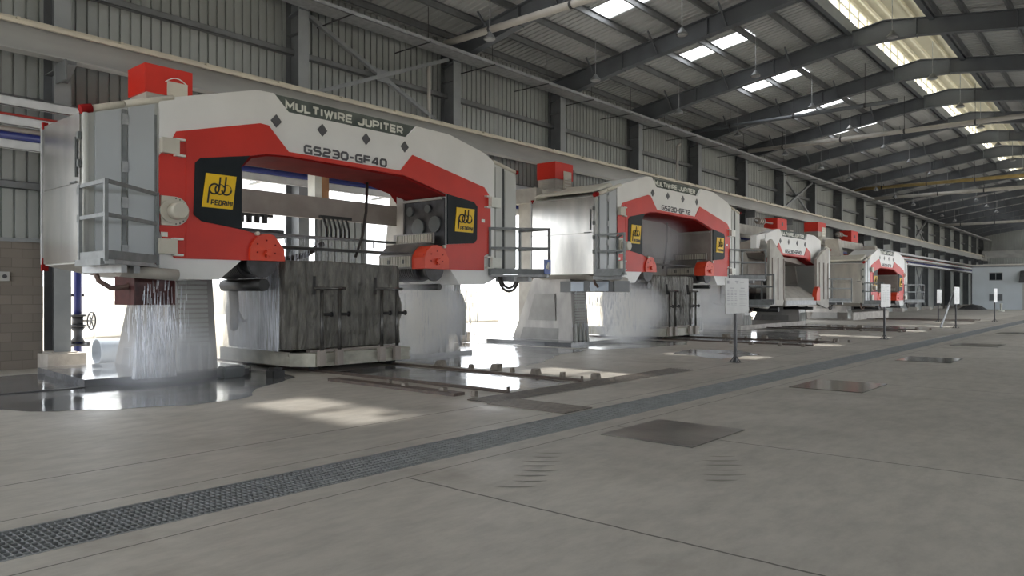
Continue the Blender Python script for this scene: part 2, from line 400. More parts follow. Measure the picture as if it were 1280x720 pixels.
# skylight strips: one per bay
for k in range(0, NB):
    h0, h1 = CX(k)+BAY/2-.53, CX(k)+BAY/2+.53
    b = MB(); n = 8
    for i in range(n):
        x0 = h0+(h1-h0)*i/n; x1 = h0+(h1-h0)*(i+1)/n; dz = .03 if i % 2 else .0
        v = [b.bm.verts.new((x, y, roofz(y)+.01+dz)) for x, y in ((x0,SY0-.05),(x1,SY0-.05),(x1,SY1+.05),(x0,SY1+.05))]
        b.bm.faces.new(v)
    o = b.build('roof_skylight', 'skylight', origin=((h0+h1)/2, 12.7, roofz(12.7)))
    tag(o, f'bright translucent roof skylight strip, {ORD[k]} from the near end of the hall', 'skylight', 'skylight strips in the left roof slope')

# ridge monitor
b = MB(); b.strip([(8.95, 13.05), (7.4, 13.42), (5.65, 13.05)], XB, XE)
for yy in (8.4, 8.0, 7.4, 6.9, 6.4, 6.0):
    zz = 13.05+.37*min((8.95-yy)/1.55, (yy-5.65)/1.75); b.box(XB, XE, yy-.04, yy+.04, zz-.16, zz-.01)
struct(b.build('ceiling', 'cream'))
for side, y, lab in (('left', 8.7, 'left'), ('right', 5.9, 'right')):
    e = empty('window_1' if side == 'left' else 'window_2', (CX(6), y, roofz(y)), f'long band of pale glazing on the {lab} side of the ridge monitor', 'window'); e['kind'] = 'structure'
    og = (CX(6), y, roofz(y))
    b = MB(); b.box(XB, XE, y-.004, y+.004, roofz(y)+.12, 13.0); b.build('glass', 'glazing', e, og)
    b = MB(); x = XB
    while x < XE: b.box(x, x+.07, y-.05, y+.05, roofz(y)+.1, 13.05); x += BAY/5
    b.box(XB, XE, y-.06, y+.06, 12.92, 13.04); b.box(XB, XE, y-.05, y+.05, 12.55, 12.60)
    b.build('window_frame', 'cream', e, og)
    b = MB(); b.box(XB, XE, y-.09, y+.09, roofz(y)-.32, roofz(y)+.14); b.build('window_sill', 'rafter', e, og)

# rafters
def rafter_bm(x, half):
    b = MB(); s = 1 if half == 'L' else -1
    def Y(y): return y if s == 1 else 2*RIDGE - y
    top = lambda y: roofz(y) - .24
    pts = [(18.62, 9.55), (15.2, 10.25), (8.6, 11.22), (RIDGE, 11.24)]
    prof_b = pts; ys = [p[0] for p in pts]
    # web
    w = [(Y(y), z) for y, z in prof_b] + [(Y(y), top(y)) for y in ys[::-1]]
    b.prism(w, x-.012, x+.012, 'x')
    for i in range(len(pts)-1):
        (ya, za), (yb, zb) = pts[i], pts[i+1]
        b.prism([(Y(ya), za), (Y(yb), zb), (Y(yb), zb-.03), (Y(ya), za-.03)], x-.15, x+.15, 'x')
        b.prism([(Y(ya), top(ya)), (Y(yb), top(yb)), (Y(yb), top(yb)+.03), (Y(ya), top(ya)+.03)], x-.15, x+.15, 'x')
    for y in (15.2, 11.7, 8.6):   # stiffeners and splice plates
        zb = [z for yy, z in pts if yy == y] or [10.25+(15.2-y)*(.97/6.6)]
        b.box(x-.15, x+.15, min(Y(y)-.02, Y(y)+.02), max(Y(y)-.02, Y(y)+.02), zb[0]-.06, top(y)+.03)
    return b
for k in range(0, NB):
    x = CX(k); e = empty('roof_rafter', (x, WY, 9.6), f'grey steel portal rafter spanning the roof, {ORD[k]} from the near end', 'roof beam', 'portal rafters')
    rafter_bm(x, 'L').build('rafter_beam', 'rafter', e, (x, WY, 9.6))
    rafter_bm(x, 'R').build('rafter_beam', 'rafter', e, (x, WY, 9.6))
    for s in (1, -1):     # fly braces from rafter bottom up to the purlins
        for y in (16.4, 13.7, 11.0):
            yy = y; zb = 10.25+(15.2-y)*(.97/6.6) if y < 15.2 else 9.55+(18.62-y)*(.7/3.42)
            b = MB(); b.bar((x, yy, zb), (x+s*.75, yy, roofz(yy)-.12), .05, .05); b.build('fly_brace', 'rafter', e, (x, WY, 9.6))

# purlins
pn = 0
ylist = [18.2, 16.9, 15.55, 14.2, 12.85, 11.5, 10.15, 8.95]
for i, y in enumerate(ylist):
    z = roofz(y) - .02
    b = MB(); b.box(XB, XE, y-.006, y+.006, z-.2, z); b.box(XB, XE, y-.07, y, z-.012, z); b.box(XB, XE, y, y+.07, z-.2, z-.188)
    tag(b.build('roof_purlin', 'purlin', origin=(CX(6), y, z)), f'steel purlin along the left roof slope, {ORD[i]} up from the eaves', 'roof purlin', 'roof purlins of the left slope')
for i, y in enumerate(ylist[::-1]):
    y = 2*RIDGE - y - (.35 if i == 0 else 0); z = roofz(y) - .02
    b = MB(); b.box(XB, XE, y-.006, y+.006, z-.2, z); b.box(XB, XE, y-.07, y, z-.012, z); b.box(XB, XE, y, y+.07, z-.2, z-.188)
    if y > -.5: tag(b.build('roof_purlin', 'purlin', origin=(CX(6), y, z)), f'steel purlin along the right roof slope, {ORD[i]} down from the ridge', 'roof purlin', 'roof purlins of the right slope')
    else: b.bm.free()

# columns
for k in range(0, NB+1):
    x = CX(k); org = (x, WY+.3, 0)
    e = empty('steel_column', org, f'dark grey H-section column of the left wall, {ORD[k]} from the near end', 'column', 'columns of the left wall')
    b = MB(); b.box(x-.008, x+.008, WY+.02, SY-.03, .35, 9.9); b.box(x-.17, x+.17, SY-.05, SY-.03, .35, 10.4)
    for z in (2.6, 5.0, 6.5, 7.35, 9.0): b.box(x-.15, x+.15, WY+.02, SY-.05, z, z+.02)
    b.build('column_web', 'column', e, org)
    b = MB(); b.box(x-.17, x+.17, WY, WY+.022, .35, 9.9); b.build('column_flange', 'colflange', e, org)
    b = MB(); b.prism([(x-.36, WY-.22), (x+.40, WY-.22), (x+.40, SY+.1), (x-.36, SY+.1)], 0, .33, 'z'); b.box(x-.26, x+.26, WY-.1, SY-.02, .33, .36)
    b.build('column_plinth', 'plinth', e, org)
    b = MB(); b.prism([(WY, 6.25), (WY-.5, 6.55), (WY-.5, 6.63), (WY, 6.63)], x-.10, x+.10, 'x'); b.box(x-.14, x-.10, WY-.55, WY, 6.2, 6.63)
    b.build('crane_bracket', 'column', e, org)

# crane runway girder with rail
e = empty('crane_girder', (X0, WY-.35, 6.63), 'long grey crane runway girder on brackets along the left wall', 'girder')
og = (X0, WY-.35, 6.63); y = WY-.35
b = MB(); b.box(XB, XE, y-.16, y+.16, 6.63, 6.66).box(XB, XE, y-.008, y+.008, 6.66, 7.20).box(XB, XE, y-.2, y+.2, 7.20, 7.23)
b.build('girder_beam', 'crane', e, og)
b = MB(); b.prism([(y-.06, 7.23), (y+.06, 7.23), (y+.02, 7.26), (y+.035, 7.33), (y-.035, 7.33), (y-.02, 7.26)], XB, XE, 'x'); b.build('crane_rail', 'rail_cream', e, og)
b = MB(); b.bar((XB, y-.24, 7.17), (XE, y-.24, 7.17), .07, .07)
for i in range(70): b.box(XB+2*i, XB+2*i+.06, y-.3, y-.18, 7.20, 7.26)
b.build('conductor_bar', 'rail_cream', e, og)

# cable tray below the eaves
e = empty('cable_tray', (X0, 17.25, 9.5), 'long galvanised cable tray hung under the roof edge', 'cable tray'); og = (X0, 17.25, 9.5)
b = MB(); b.box(XB, XE, 17.0, 17.5, 9.50, 9.515).box(XB, XE, 17.0, 17.012, 9.5, 9.62).box(XB, XE, 17.488, 17.5, 9.5, 9.62); b.build('tray_channel', 'galv', e, og)
hang = None
for i in range(42):
    x = XB+1+3*i
    if hang is None:
        b = MB(); b.box(x, x+.025, 16.9, 18.6, 9.47, 9.50); b.bar((x, 17.02, 9.5), (x, 17.02, roofz(17.02)-.2), .015); hang = b.build('tray_hanger', 'darksteel', e, og)
    else:
        c = hang.copy(); COL.objects.link(c); c.parent = e; c.location.x = 3*i
b = MB()
for j, yy in enumerate((17.12, 17.2, 17.3, 17.38)): b.tube([(XB, yy, 9.535), (XE, yy, 9.535)], .022, 6)
b.build('cable', 'blacksteel', e, og)
# gutter strip beside the tray
b = MB(); b.box(XB, XE, 17.62, 17.9, 9.62, 9.68); b.box(XB, XE, 17.62, 17.65, 9.62, 9.78)
tag(b.build('eaves_channel', 'galv', origin=(X0, 17.7, 9.65)), 'narrow galvanised channel running above the cable tray', 'channel')

# siding of the left wall: ribbed sheet, openings along the floor in some bays
OPEN = {0, 1, 2, 3, 6}
OPEN_Z = 4.75
def siding(x0, x1, z0, z1, y=SY):
    b = MB(); prof = []; x = x0
    while x < x1-.3:
        prof += [(x, y), (x+.19, y), (x+.2, y+.05), (x+.235, y+.05), (x+.245, y)]; x += .245
    prof += [(x, y), (x1, y)]
    b.strip(prof, z0, z1, 'z'); return b
w = MB()
def merge(dst, src):
    me = bpy.data.meshes.new('x'); src.bm.to_mesh(me); src.bm.free(); dst.bm.from_mesh(me); bpy.data.meshes.remove(me)
merge(w, siding(LX, XE, OPEN_Z, 10.6)); merge(w, siding(XB, LX, 6.6, 10.6))  # unseen near stretch left open below to light the floor
for k in range(-1, NB):
    if k in OPEN: continue
    merge(w, siding(max(LX, CX(k)), CX(k+1), 2.75 if k < 0 else 0.0, OPEN_Z+.1, SY-.06 if k < 0 else SY))
struct(w.build('wall_left', 'siding'))
b = MB(); b.box(LX-.05, CX(0)-.25, SY-.25, SY+.02, 0, 2.75); struct(b.build('wall_left', 'blocks'))
b = MB(); b.box(LX-.05, CX(0)-.2, SY-.3, SY+.03, 2.75, 2.83); struct(b.build('trim_1', 'colflange'))
# wall girts
for i, z in enumerate((3.9, 4.82, 5.75, 8.45)):
    b = MB()
    if i < 1: xs = [(LX-.05, CX(0))]
    else: xs = [(XB, XE)]
    for x0, x1 in xs: b.box(x0, x1, SY-.22, SY-.2, z, z+.16).box(x0, x1, SY-.22, SY-.05, z+.15, z+.16).box(x0, x1, SY-.22, SY-.05, z, z+.012)
    lab = ['short girt below the wall brackets at the near left corner', 'girt over the floor-level openings of the left wall', 'girt halfway below the crane girder', 'girt across the siding above the crane girder'][i]
    tag(b.build('wall_girt', 'purlin', origin=(X0, SY-.2, z)), 'horizontal steel '+lab, 'wall beam', 'girts of the left wall')
# outlets on the block wall
for i, px in enumerate((4.83, 5.06)):
    b = MB(); b.box(px-.09, px+.09, SY-.30, SY-.25, 1.90, 2.10); o = b.build('wall_socket', 'sign', origin=(px, SY-.25, 2.0))
    d = MB(); d.tube([(px, SY-.302, 2.0), (px, SY-.312, 2.0)], .045, 10); d.build('socket_outlet', 'darksteel', o, (px, SY-.25, 2.0))
    tag(o, ['left', 'right'][i]+' one of two white sockets on the concrete block wall', 'socket', 'sockets on the block wall')

# X bracing in some bays
nb = 0
for k, (za, zb) in ((1, (7.35, 9.7)), (7, (7.35, 9.7)), (13, (7.35, 9.7)), (9, (.5, 6.2)), (13, (.5, 6.2))):
    xa, xb_ = CX(k)+.26, CX(k+1)-.26; y = WY+.2
    e = empty('cross_brace', ((xa+xb_)/2, y, za), '', 'brace', 'cross braces of the left wall')
    e['label'] = ['steel X brace above the crane girder over the nearest machine', 'steel X brace above the crane girder past the second machine', 'distant steel X brace above the crane girder', 'steel X brace between columns right of the last machine', 'farthest low steel X brace near the white room'][nb]; nb += 1
    og = ((xa+xb_)/2, y, za)
    b = MB(); b.bar((xa, y, za), (xb_, y, zb), .12, .12); b.build('brace_bar', 'colflange', e, og)
    b = MB(); b.bar((xa, y+.13, zb), (xb_, y+.13, za), .12, .12); b.build('brace_bar', 'colflange', e, og)
    b = MB(); b.box((xa+xb_)/2-.25, (xa+xb_)/2+.25, y+.055, y+.075, (za+zb)/2-.2, (za+zb)/2+.2); b.build('gusset_plate', 'colflange', e, og)

# downpipe on wall
b = MB()
b.tube([(17.3, SY-.35, 0), (17.3, SY-.35, 9.3), (17.4, SY-.3, 9.45)], .06, 8); tag(b.build('downpipe', 'whitepipe', origin=(17.3, SY-.35, 0)), 'pale downpipe on the upper siding behind the nearest machine', 'pipe', 'downpipes')
b = MB(); b.tube([(34.8, SY-.35, 0), (34.8, SY-.35, 9.3), (35.1, SY-.35, 9.45)], .07, 8); tag(b.build('downpipe', 'whitepipe', origin=(34.8, SY-.35, 0)), 'pale downpipe on the upper siding behind the second machine', 'pipe', 'downpipes')

# pipe rack along the wall
yr = 17.35
for name, mat, z, r, lab in (('fire_pipe', 'redpipe', 5.21, .05, 'red water pipe running along the left wall rack'), ('air_pipe', 'bluepipe', 4.80, .085, 'thick dark blue pipe running along the left wall rack'), ('water_pipe', 'brownsteel', 4.935, .05, 'brownish pipe just above the blue pipe on the wall rack')):
    b = MB(); b.tube([(XB, yr, z), (XE-4, yr, z)], r, 10)
    o = b.build(name, mat, origin=(X0, yr, z)); tag(o, lab, 'pipe')
    b = MB()
    for i in range(24):
        x = XB+1.4+5.5*i; b.tube([(x, yr, z), (x+.12, yr, z)], r*1.3, 10)
    b.build('pipe_clamp', mat, o, (X0, yr, z))
for i, (z, lab) in enumerate(((5.44, 'top'), (5.06, 'middle'), (4.59, 'bottom'))):
    e = empty('rack_rail', (X0, 17.1, z), f'long pale galvanised rail of the wall pipe rack, {lab} of three', 'rail', 'rails of the pipe rack'); og = (X0, 17.1, z)
    b = MB(); b.box(XB, XE-4, 17.05, 17.08, z-.09, z+.09).box(XB, XE-4, 17.05, 17.15, z+.08, z+.09).box(XB, XE-4, 17.05, 17.15, z-.09, z-.08); b.build('rail_channel', 'rackrail', e, og)
    b = MB(); x = XB+1; b.bar((x, 17.12, z-.06), (x+.1, WY+.0, z-.06), .06, .06); arm = b.build('rack_arm', 'sign', e, og)
    for q in range(1, 66):
        c = arm.copy(); COL.objects.link(c); c.parent = e; c.location.x = q*BAY/3

# corrugated door leaf in the second bay
e = empty('sliding_door', (13.6, SY-.5, 0), 'grey corrugated sliding door leaf behind the granite block', 'door'); og = (13.6, SY-.5, 0)
merge_b = siding(12.7, 14.5, .1, 4.0, SY-.45); merge_b.build('door_leaf', 'siding', e, og)
b = MB(); b.box(12.75, 12.85, SY-.5, SY-.4, 0, 4.05).box(14.45, 14.55, SY-.5, SY-.4, 0, 4.05).box(12.75, 14.55, SY-.5, SY-.4, 4.0, 4.1).box(12.75, 14.55, SY-.5, SY-.4, 0, .1); b.build('door_frame', 'colflange', e, og)

# end wall, far room
b = MB()
prof = []; y = YR-.5
while y < SY: prof += [(XE, y), (XE, y+.235), (XE-.045, y+.26), (XE-.045, y+.305)]; y += .33
b.strip(prof, 0, 12.6, 'z'); struct(b.build('wall_back', 'siding'))
e = empty('end_girder', (XE-3, 7, 6.7), 'pale bridge crane girder spanning the far end of the hall', 'girder'); og = (XE-3, 7, 6.7)
b = MB(); b.box(XE-3.4, XE-2.7, YR+1, WY-.2, 6.9, 8.0); b.build('girder_beam', 'crane', e, og)
b = MB(); b.box(XE-4.6, XE-1.5, WY-.75, WY-.25, 7.0, 7.42); b.build('end_carriage', 'crane', e, og)
RX = 99.0
e = empty('site_office', (RX+3, 12.6, 0), 'white two-storey office room built at the far end of the hall', 'room'); og = (RX+3, 12.6, 0)
b = MB(); b.box(RX, RX+8, 4.0, 15.0, 0, 4.75); b.build('room_wall', 'room', e, og)
b = MB(); b.box(RX-.15, RX+8.1, 3.9, 15.1, 4.75, 4.9); b.build('room_roof', 'colflange', e, og)
for j, (z0, z1) in enumerate(((3.25, 4.15), (.95, 1.75))):
    b = MB(); b.box(RX-.04, RX+.02, 12.05, 13.35, z0, z1); f = b.build('window', 'colflange', e, og)
    b = MB(); b.box(RX-.055, RX-.035, 12.73, 13.28, z0+.07, z1-.07).box(RX-.055, RX-.035, 12.12, 12.67, z0+.07, z1-.07); b.build('pane', 'black' if j == 0 else 'column', f, og)
b = MB(); b.box(RX-.04, RX+.02, 9.2, 10.2, 0, 2.9); b.build('door', 'sign', e, og)
b = MB(); b.prism([(RX-1.6, 2.95), (RX, 3.6), (RX, 4.3), (RX-.05, 4.3)], 8.6, 10.4, 'y'); b.build('canopy', 'darksteel', e, og)
b = MB(); b.tube([(RX+.2, 17.0, 5.3), (RX+.2, 16.2, 5.25), (RX+.2, 15.0, 4.985), (RX+.2, 5, 4.985)], .09, 8); tag(b.build('room_pipe', 'whitepipe', origin=(RX-.5, 15, 5.1)), 'pale pipe crossing over the far white room', 'pipe')
bm_ = MB(); N_=10
pts = [(RX-2.2+1.2*math.cos(a)*random.uniform(.8,1.1), 14.6+1.6*math.sin(a)*random.uniform(.8,1.1)) for a in [2*PI*i/14 for i in range(14)]]
base = [bm_.bm.verts.new((x, y, 0)) for x, y in pts]; mid = [bm_.bm.verts.new((RX-2.2+(x-RX+2.2)*.55, 14.6+(y-14.6)*.55, .42+random.uniform(-.05,.05))) for x, y in pts]
top = bm_.bm.verts.new((RX-2.2, 14.6, .6))
for i in range(14):
    j = (i+1) % 14; bm_.bm.faces.new((base[i], base[j], mid[j], mid[i])); bm_.bm.faces.new((mid[i], mid[j], top))
tag(bm_.build('dark_heap', 'darksteel', origin=(RX-2.2, 14.6, 0)), 'low dark heap on the floor before the far white room', 'heap')
b = MB(); b.tube([(86, 10.6, 0), (86, 10.6, .12)], .28, 12); b.tube([(86, 10.6, .12), (86, 10.6, .75), (86, 10.6, .8)], [.1, .1, .16], 10)
tag(b.build('bollard', 'letter_pale', origin=(86, 10.6, 0)), 'small white bollard on the floor before the far white room', 'bollard')

# roof pipes crossing the hall
for (x, z, y0, y1, mat, r, lab) in ((17.2, 9.86, 17.5, 2, 'whitepipe', .11, 'pale pipe crossing under the near end of the roof'), (34.8, 9.9, 17.5, 8.0, 'rafter', .09, 'dark grey pipe crossing under the roof by the fifth rafter'), (41.8, 9.95, 17.5, -2, 'whitepipe', .12, 'long pale pipe crossing under the roof past the second machine'), (62.5, 9.95, 17.5, -2, 'ochrepipe', .13, 'ochre pipe crossing under the far roof'), (66.5, 9.6, 17.5, -2, 'whitepipe', .14, 'pale pipe just past the ochre pipe under the roof'), (92, 9.2, 17.0, -2, 'whitepipe', .14, 'most distant pale pipe under the roof')):
    b = MB(); b.tube([(x, y0, z), (x, y1, z)], r, 10); o = b.build('roof_pipe', mat, origin=(x, y0, z)); tag(o, lab, 'pipe', 'pipes under the roof')
    yy = y0-2
    while yy > y1:
        b = MB(); b.bar((x, yy, z), (x, yy, roofz(yy)-.2), .02); b.tube([(x, yy-.04, z), (x, yy+.04, z)], r*1.15, 10); yy -= 3.1
        b.build('pipe_hanger', 'darksteel', o, (x, y0, z))

# hanging lamps: three rows
lamp = None; li = 0
def lamp_proto():
    e = empty('pendant_lamp', (0,0,0), '', 'lamp', 'pendant lamps under the roof')
    b = MB(); b.tube([(0,0,.22), (0,0,1.55)], .013, 6); b.build('lamp_rod', 'galv', e)
    b = MB(); b.tube([(0,0,.22),(0,0,.14),(0,0,.06),(0,0,.0)], [.05,.10,.17,.20], 14); b.build('lamp_housing', 'purlin', e)
    b = MB(); b.tube([(0,0,0),(0,0,-.03)], [.17,.14], 14); b.build('lamp_lens', 'galv', e)
    return e
for row, (y, lab) in enumerate(((15.3, 'left'), (11.4, 'middle'), (6.6, 'ridge'))):
    for k in range(0 if row < 2 else 1, 14):
        x = CX(k)+BAY*(.75 if row == 0 else .55) + (random.uniform(-.4,.4))
        zb = roofz(y) - 1.6
        if lamp is None: lamp = o = lamp_proto()
        else:
            o = lamp.copy(); COL.objects.link(o)
            for ch in lamp.children:
                c = ch.copy(); COL.objects.link(c); c.parent = o
        o.location = (x, y, zb)
        o['label'] = f'pendant lamp hanging in the {lab} row under the roof, {ORD[k]} from the near end'

# ------------------------------------------------------------------ drain grating
ge = empty('drain_grating', (20, 5.56, 0), 'long grey steel drain grating set in the concrete floor', 'grating'); gg = (20, 5.56, 0)
b = MB()
for y in (GY0+.012, GY1-.012): b.box(.2, XE, y-.012, y+.012, -.045, .002)
b.build('edge_angle', 'grate', ge, gg)
b = MB(); n = 8
for i in range(1, n): y = GY0+(GY1-GY0)*i/n; b.box(.2, XE, y-.005, y+.005, -.02, -.001)
b.build('lengthwise_bar', 'grate', ge, gg)
b = MB(); x = .2
while x < XE: b.box(x, x+.006, GY0+.02, GY1-.02, -.04, -.003); x += .045 if x < 26 else (.09 if x < 60 else .3)
b.build('crosswise_bar', 'grate', ge, gg)

# side gutters and rails in front of each machine
def gutter(name, poly, mat, label, cat, h=.012, group=None):
    b = MB(); b.prism(poly, .0, h, 'z')
    cx = sum(p[0] for p in poly)/len(poly); cy = sum(p[1] for p in poly)/len(poly)
    return tag(b.build(name, mat, origin=(cx, cy, 0)), label, cat, group)
def slat_cover(x0, x1, y0, y1, along, label, group=None):
    # shallow grating cover: bars over a dark tray
    ox, oy = (x0+x1)/2, (y0+y1)/2
    e = empty('gutter_cover', (ox, oy, 0), label, 'grating', group)
    b = MB(); b.box(x0, x1, y0, y1, 0.001, .004); b.build('gutter_tray', 'trench', e, (ox, oy, 0))
    b = MB()
    if along == 'x':
        k = int((y1-y0)/.07)
        for i in range(k+1): y = y0+(y1-y0)*i/k; b.box(x0, x1, y-.012, y+.012, .002, .016)
    else:
        k = int((x1-x0)/.07)
        for i in range(k+1): x = x0+(x1-x0)*i/k; b.box(x-.012, x+.012, y0, y1, .002, .016)
    b.build('gutter_bar', 'grate_wet', e, (ox, oy, 0))
    return e
slat_cover(8.2, 14.6, 7.35, 7.85, 'x', 'brown gutter cover along the floor at the end of the nearest rails')
slat_cover(8.1, 8.75, 5.95, 7.35, 'y', 'short brown gutter cover linking the rails to the long grating')

# floor plates
for i, (x0, y0, x1, y1, lab) in enumerate(((7.15, 3.6, 8.5, 4.75, 'largest dark steel cover plate on the floor right of the grating'), (12.95, 3.5, 14.5, 4.7, 'dark wet steel floor plate level with the nearest notice board'), (19.95, 3.45, 21.5, 4.65, 'shiny wet steel floor plate between the first two notice boards'), (27.0, 3.4, 28.6, 4.7, 'dark steel floor plate, beyond the second notice board'), (36.5, 3.3, 38.2, 4.7, 'faint steel floor plate near the third notice board'))):
    b = MB(); b.box(x0, x1, y0, y1, 0, .012)
    o = tag(b.build('floor_plate', 'plate' if i not in (1, 2) else 'wetplate', origin=((x0+x1)/2, (y0+y1)/2, 0)), lab, 'floor plate', 'steel plates on the floor')
    bv = o.modifiers.new('b', 'BEVEL'); bv.width = .004
# tyre scuffs: real rubber marks, thin films
def scuff(x, y, n, lab):
    b = MB(); c, sn = .647, -.763
    for i in range(n):
        w = .34+random.uniform(-.1,.06); yy = i*.19; off = .05*i+random.uniform(-.05,.05); th = random.uniform(.03,.055)
        row = []
        for j in range(9):
            t = j/8-.5; h = th*(1-(2*t)**2)+.004; px = t*w+off; py = yy+.16*t*t
            row.append(((px, py), (px, py+h)))
        for j in range(8):
            q = [row[j][0], row[j+1][0], row[j+1][1], row[j][1]]
            b.bm.faces.new([b.bm.verts.new((x+u*c-v*sn, y+u*sn+v*c, .003)) for u, v in q])
    tag(b.build('tyre_mark', 'scuffs', origin=(x, y, 0)), lab, 'tyre mark', 'tyre marks on the floor', 'stuff')
M['scuffs'] = paint('rubber_scuff', (.26,.25,.225), (.20,.19,.17), .7, scale=6)
scuff(4.75, 3.95, 8, 'dark tyre tread marks on the floor left of the largest cover plate')
scuff(6.05, 2.75, 6, 'fainter tyre tread marks on the floor below the largest cover plate')

# ------------------------------------------------------------------ sign posts
def sign(x, y, h, lab, big=True):
    og = (x, y, 0); e = empty('sign_post', og, lab, 'sign', 'notice signs on posts along the machines')
    b = MB(); b.bar((x, y, .01), (x, y, h), .06, .06, side=(1,0,0)); b.build('post', 'darksteel', e, og)
    b = MB(); b.hexa([(x-.15,y-.15,0),(x+.15,y-.15,0),(x+.15,y+.15,0),(x-.15,y+.15,0)], [(x-.15,y-.15,.012),(x+.15,y-.15,.012),(x+.15,y+.15,.012),(x-.15,y+.15,.012)])
    for a, c in ((1,0),(-1,0),(0,1),(0,-1)): b.bar((x+a*.13, y+c*.13, .01), (x+a*.03, y+c*.03, .14), .02, .02)
    b.build('base_plate', 'darksteel', e, og)
    # board faces the camera side (-X,-Y) of the aisle
    dx, dy = 1.0, 0.0; nx, ny = 0.0, -1.0   # board axis and outward normal
    w = .66; z0, z1 = h-.78, h+.05
    b = MB(); b.bar((x+nx*.045, y+ny*.045, z0), (x+nx*.045, y+ny*.045, z1), 2*w, .014, side=(dx,dy,0)); bd = b.build('sign_board', 'sign', e, og)
    b = MB()
    def mk(u0, u1, v0, v1):
        p = [Vector((x+nx*.0535+dx*u*2.3, y+ny*.0535+dy*u*2.3, v)) for u, v in ((u0,v0),(u1,v0),(u1,v1),(u0,v1))]
        b.bm.faces.new([b.bm.verts.new(q) for q in p])
    mk(-.25,-.20,z1-.13,z1-.06); mk(-.06,.03,z1-.075,z1-.06); mk(.06,.16,z1-.10,z1-.085); mk(-.03,.02,z1-.12,z1-.105)
    mk(-.18,-.08,z1-.24,z1-.225); mk(.08,.18,z1-.24,z1-.225)
    for r in range(9):
        v = z1-.31-.043*r
        for c in range(3): mk(-.25+.09*c, -.25+.09*c+.05+.02*random.random(), v, v+.012)
        if r % 2 == 0: mk(.05, .15+.1*random.random(), v, v+.010)
        else: mk(.05, .25, v+.012, v+.016)
    b.build('print', 'signmark', bd, og)
sign(16.95, 7.42, 1.95, 'nearest grey notice board on a post, left of the long grating')
sign(29.4, 7.2, 1.95, 'second notice board on a post, standing before the last red machine')
sign(41.7, 7.0, 1.95, 'third notice board on a post with a bar leaning beside it')
sign(51.1, 9.5, 1.9, 'notice board on a post farther back toward the wall')
sign(53.3, 6.9, 1.95, 'last notice board on a post, before the white room')
b = MB(); b.bar((41.15, 7.55, .03), (41.66, 7.08, 1.75), .07, .07)
o = b.build('leaning_bar', 'galv', origin=(41.15, 7.55, 0)); tag(o, 'grey bar leaning at a slant against the third notice board post', 'bar')

# ------------------------------------------------------------------ machines
def circle(cx, cz, r, a0, a1, n): return [(cx+r*math.cos(a0+(a1-a0)*i/n), cz+r*math.sin(a0+(a1-a0)*i/n)) for i in range(n+1)]
def logo(parent, og, T, x0, x1, z0, z1, y, skew=.08, small=False):
    P = lambda u, v: (x0+(x1-x0)*u+skew*v, z0+(z1-z0)*v)
    b = MB(); b.prism([T(*P(0,0)), T(*P(1,0)), T(*P(1,1)), T(*P(0,1))], y-.02, y, 'y'); pl = b.build('logo_plate', 'yellow', parent, og)
    W = x1-x0; H = z1-z0
    b = MB(); r = .026*W/.6 if True else 0
    def path(pts, w=None):
        pts = [T(*P(*p)) for p in pts]
        b.tube([(p[0], y-.022, p[1]) for p in pts], w or .017*W/.6, 6)
    rr = .155
    def arc(cu, a0, a1, n=18): return [(cu+rr*math.cos(math.radians(a0+(a1-a0)*i/n)), .56+rr*math.sin(math.radians(a0+(a1-a0)*i/n))*W/H) for i in range(n+1)]
    path([(.155,.12), (.155,.56)] + arc(.31, 180, -180, 26)[1:])
    path(arc(.50, 150, 360, 20)); path([(.465+.0,.92), (.465,.56)])
    path(arc(.50, 360, 510, 16), .008*W/.6)
    path([(.655,.95),(.655,.52)]); path(arc(.72, 185, 360, 16)); path(arc(.72, 0, 150, 16), .008*W/.6)
    b.build('emblem', 'letter', pl, og)
    xa, za = P(.27,.08); xb, zb = P(.97,.24)
    a = T(xa, za); c = T(xb-skew*.14, zb)
    text_bm('PEDRINI', a[0], c[0], a[1], c[1], y-.02, .006, .02, shear=.1, stroke=.18).build('maker_name', 'letter', pl, og)

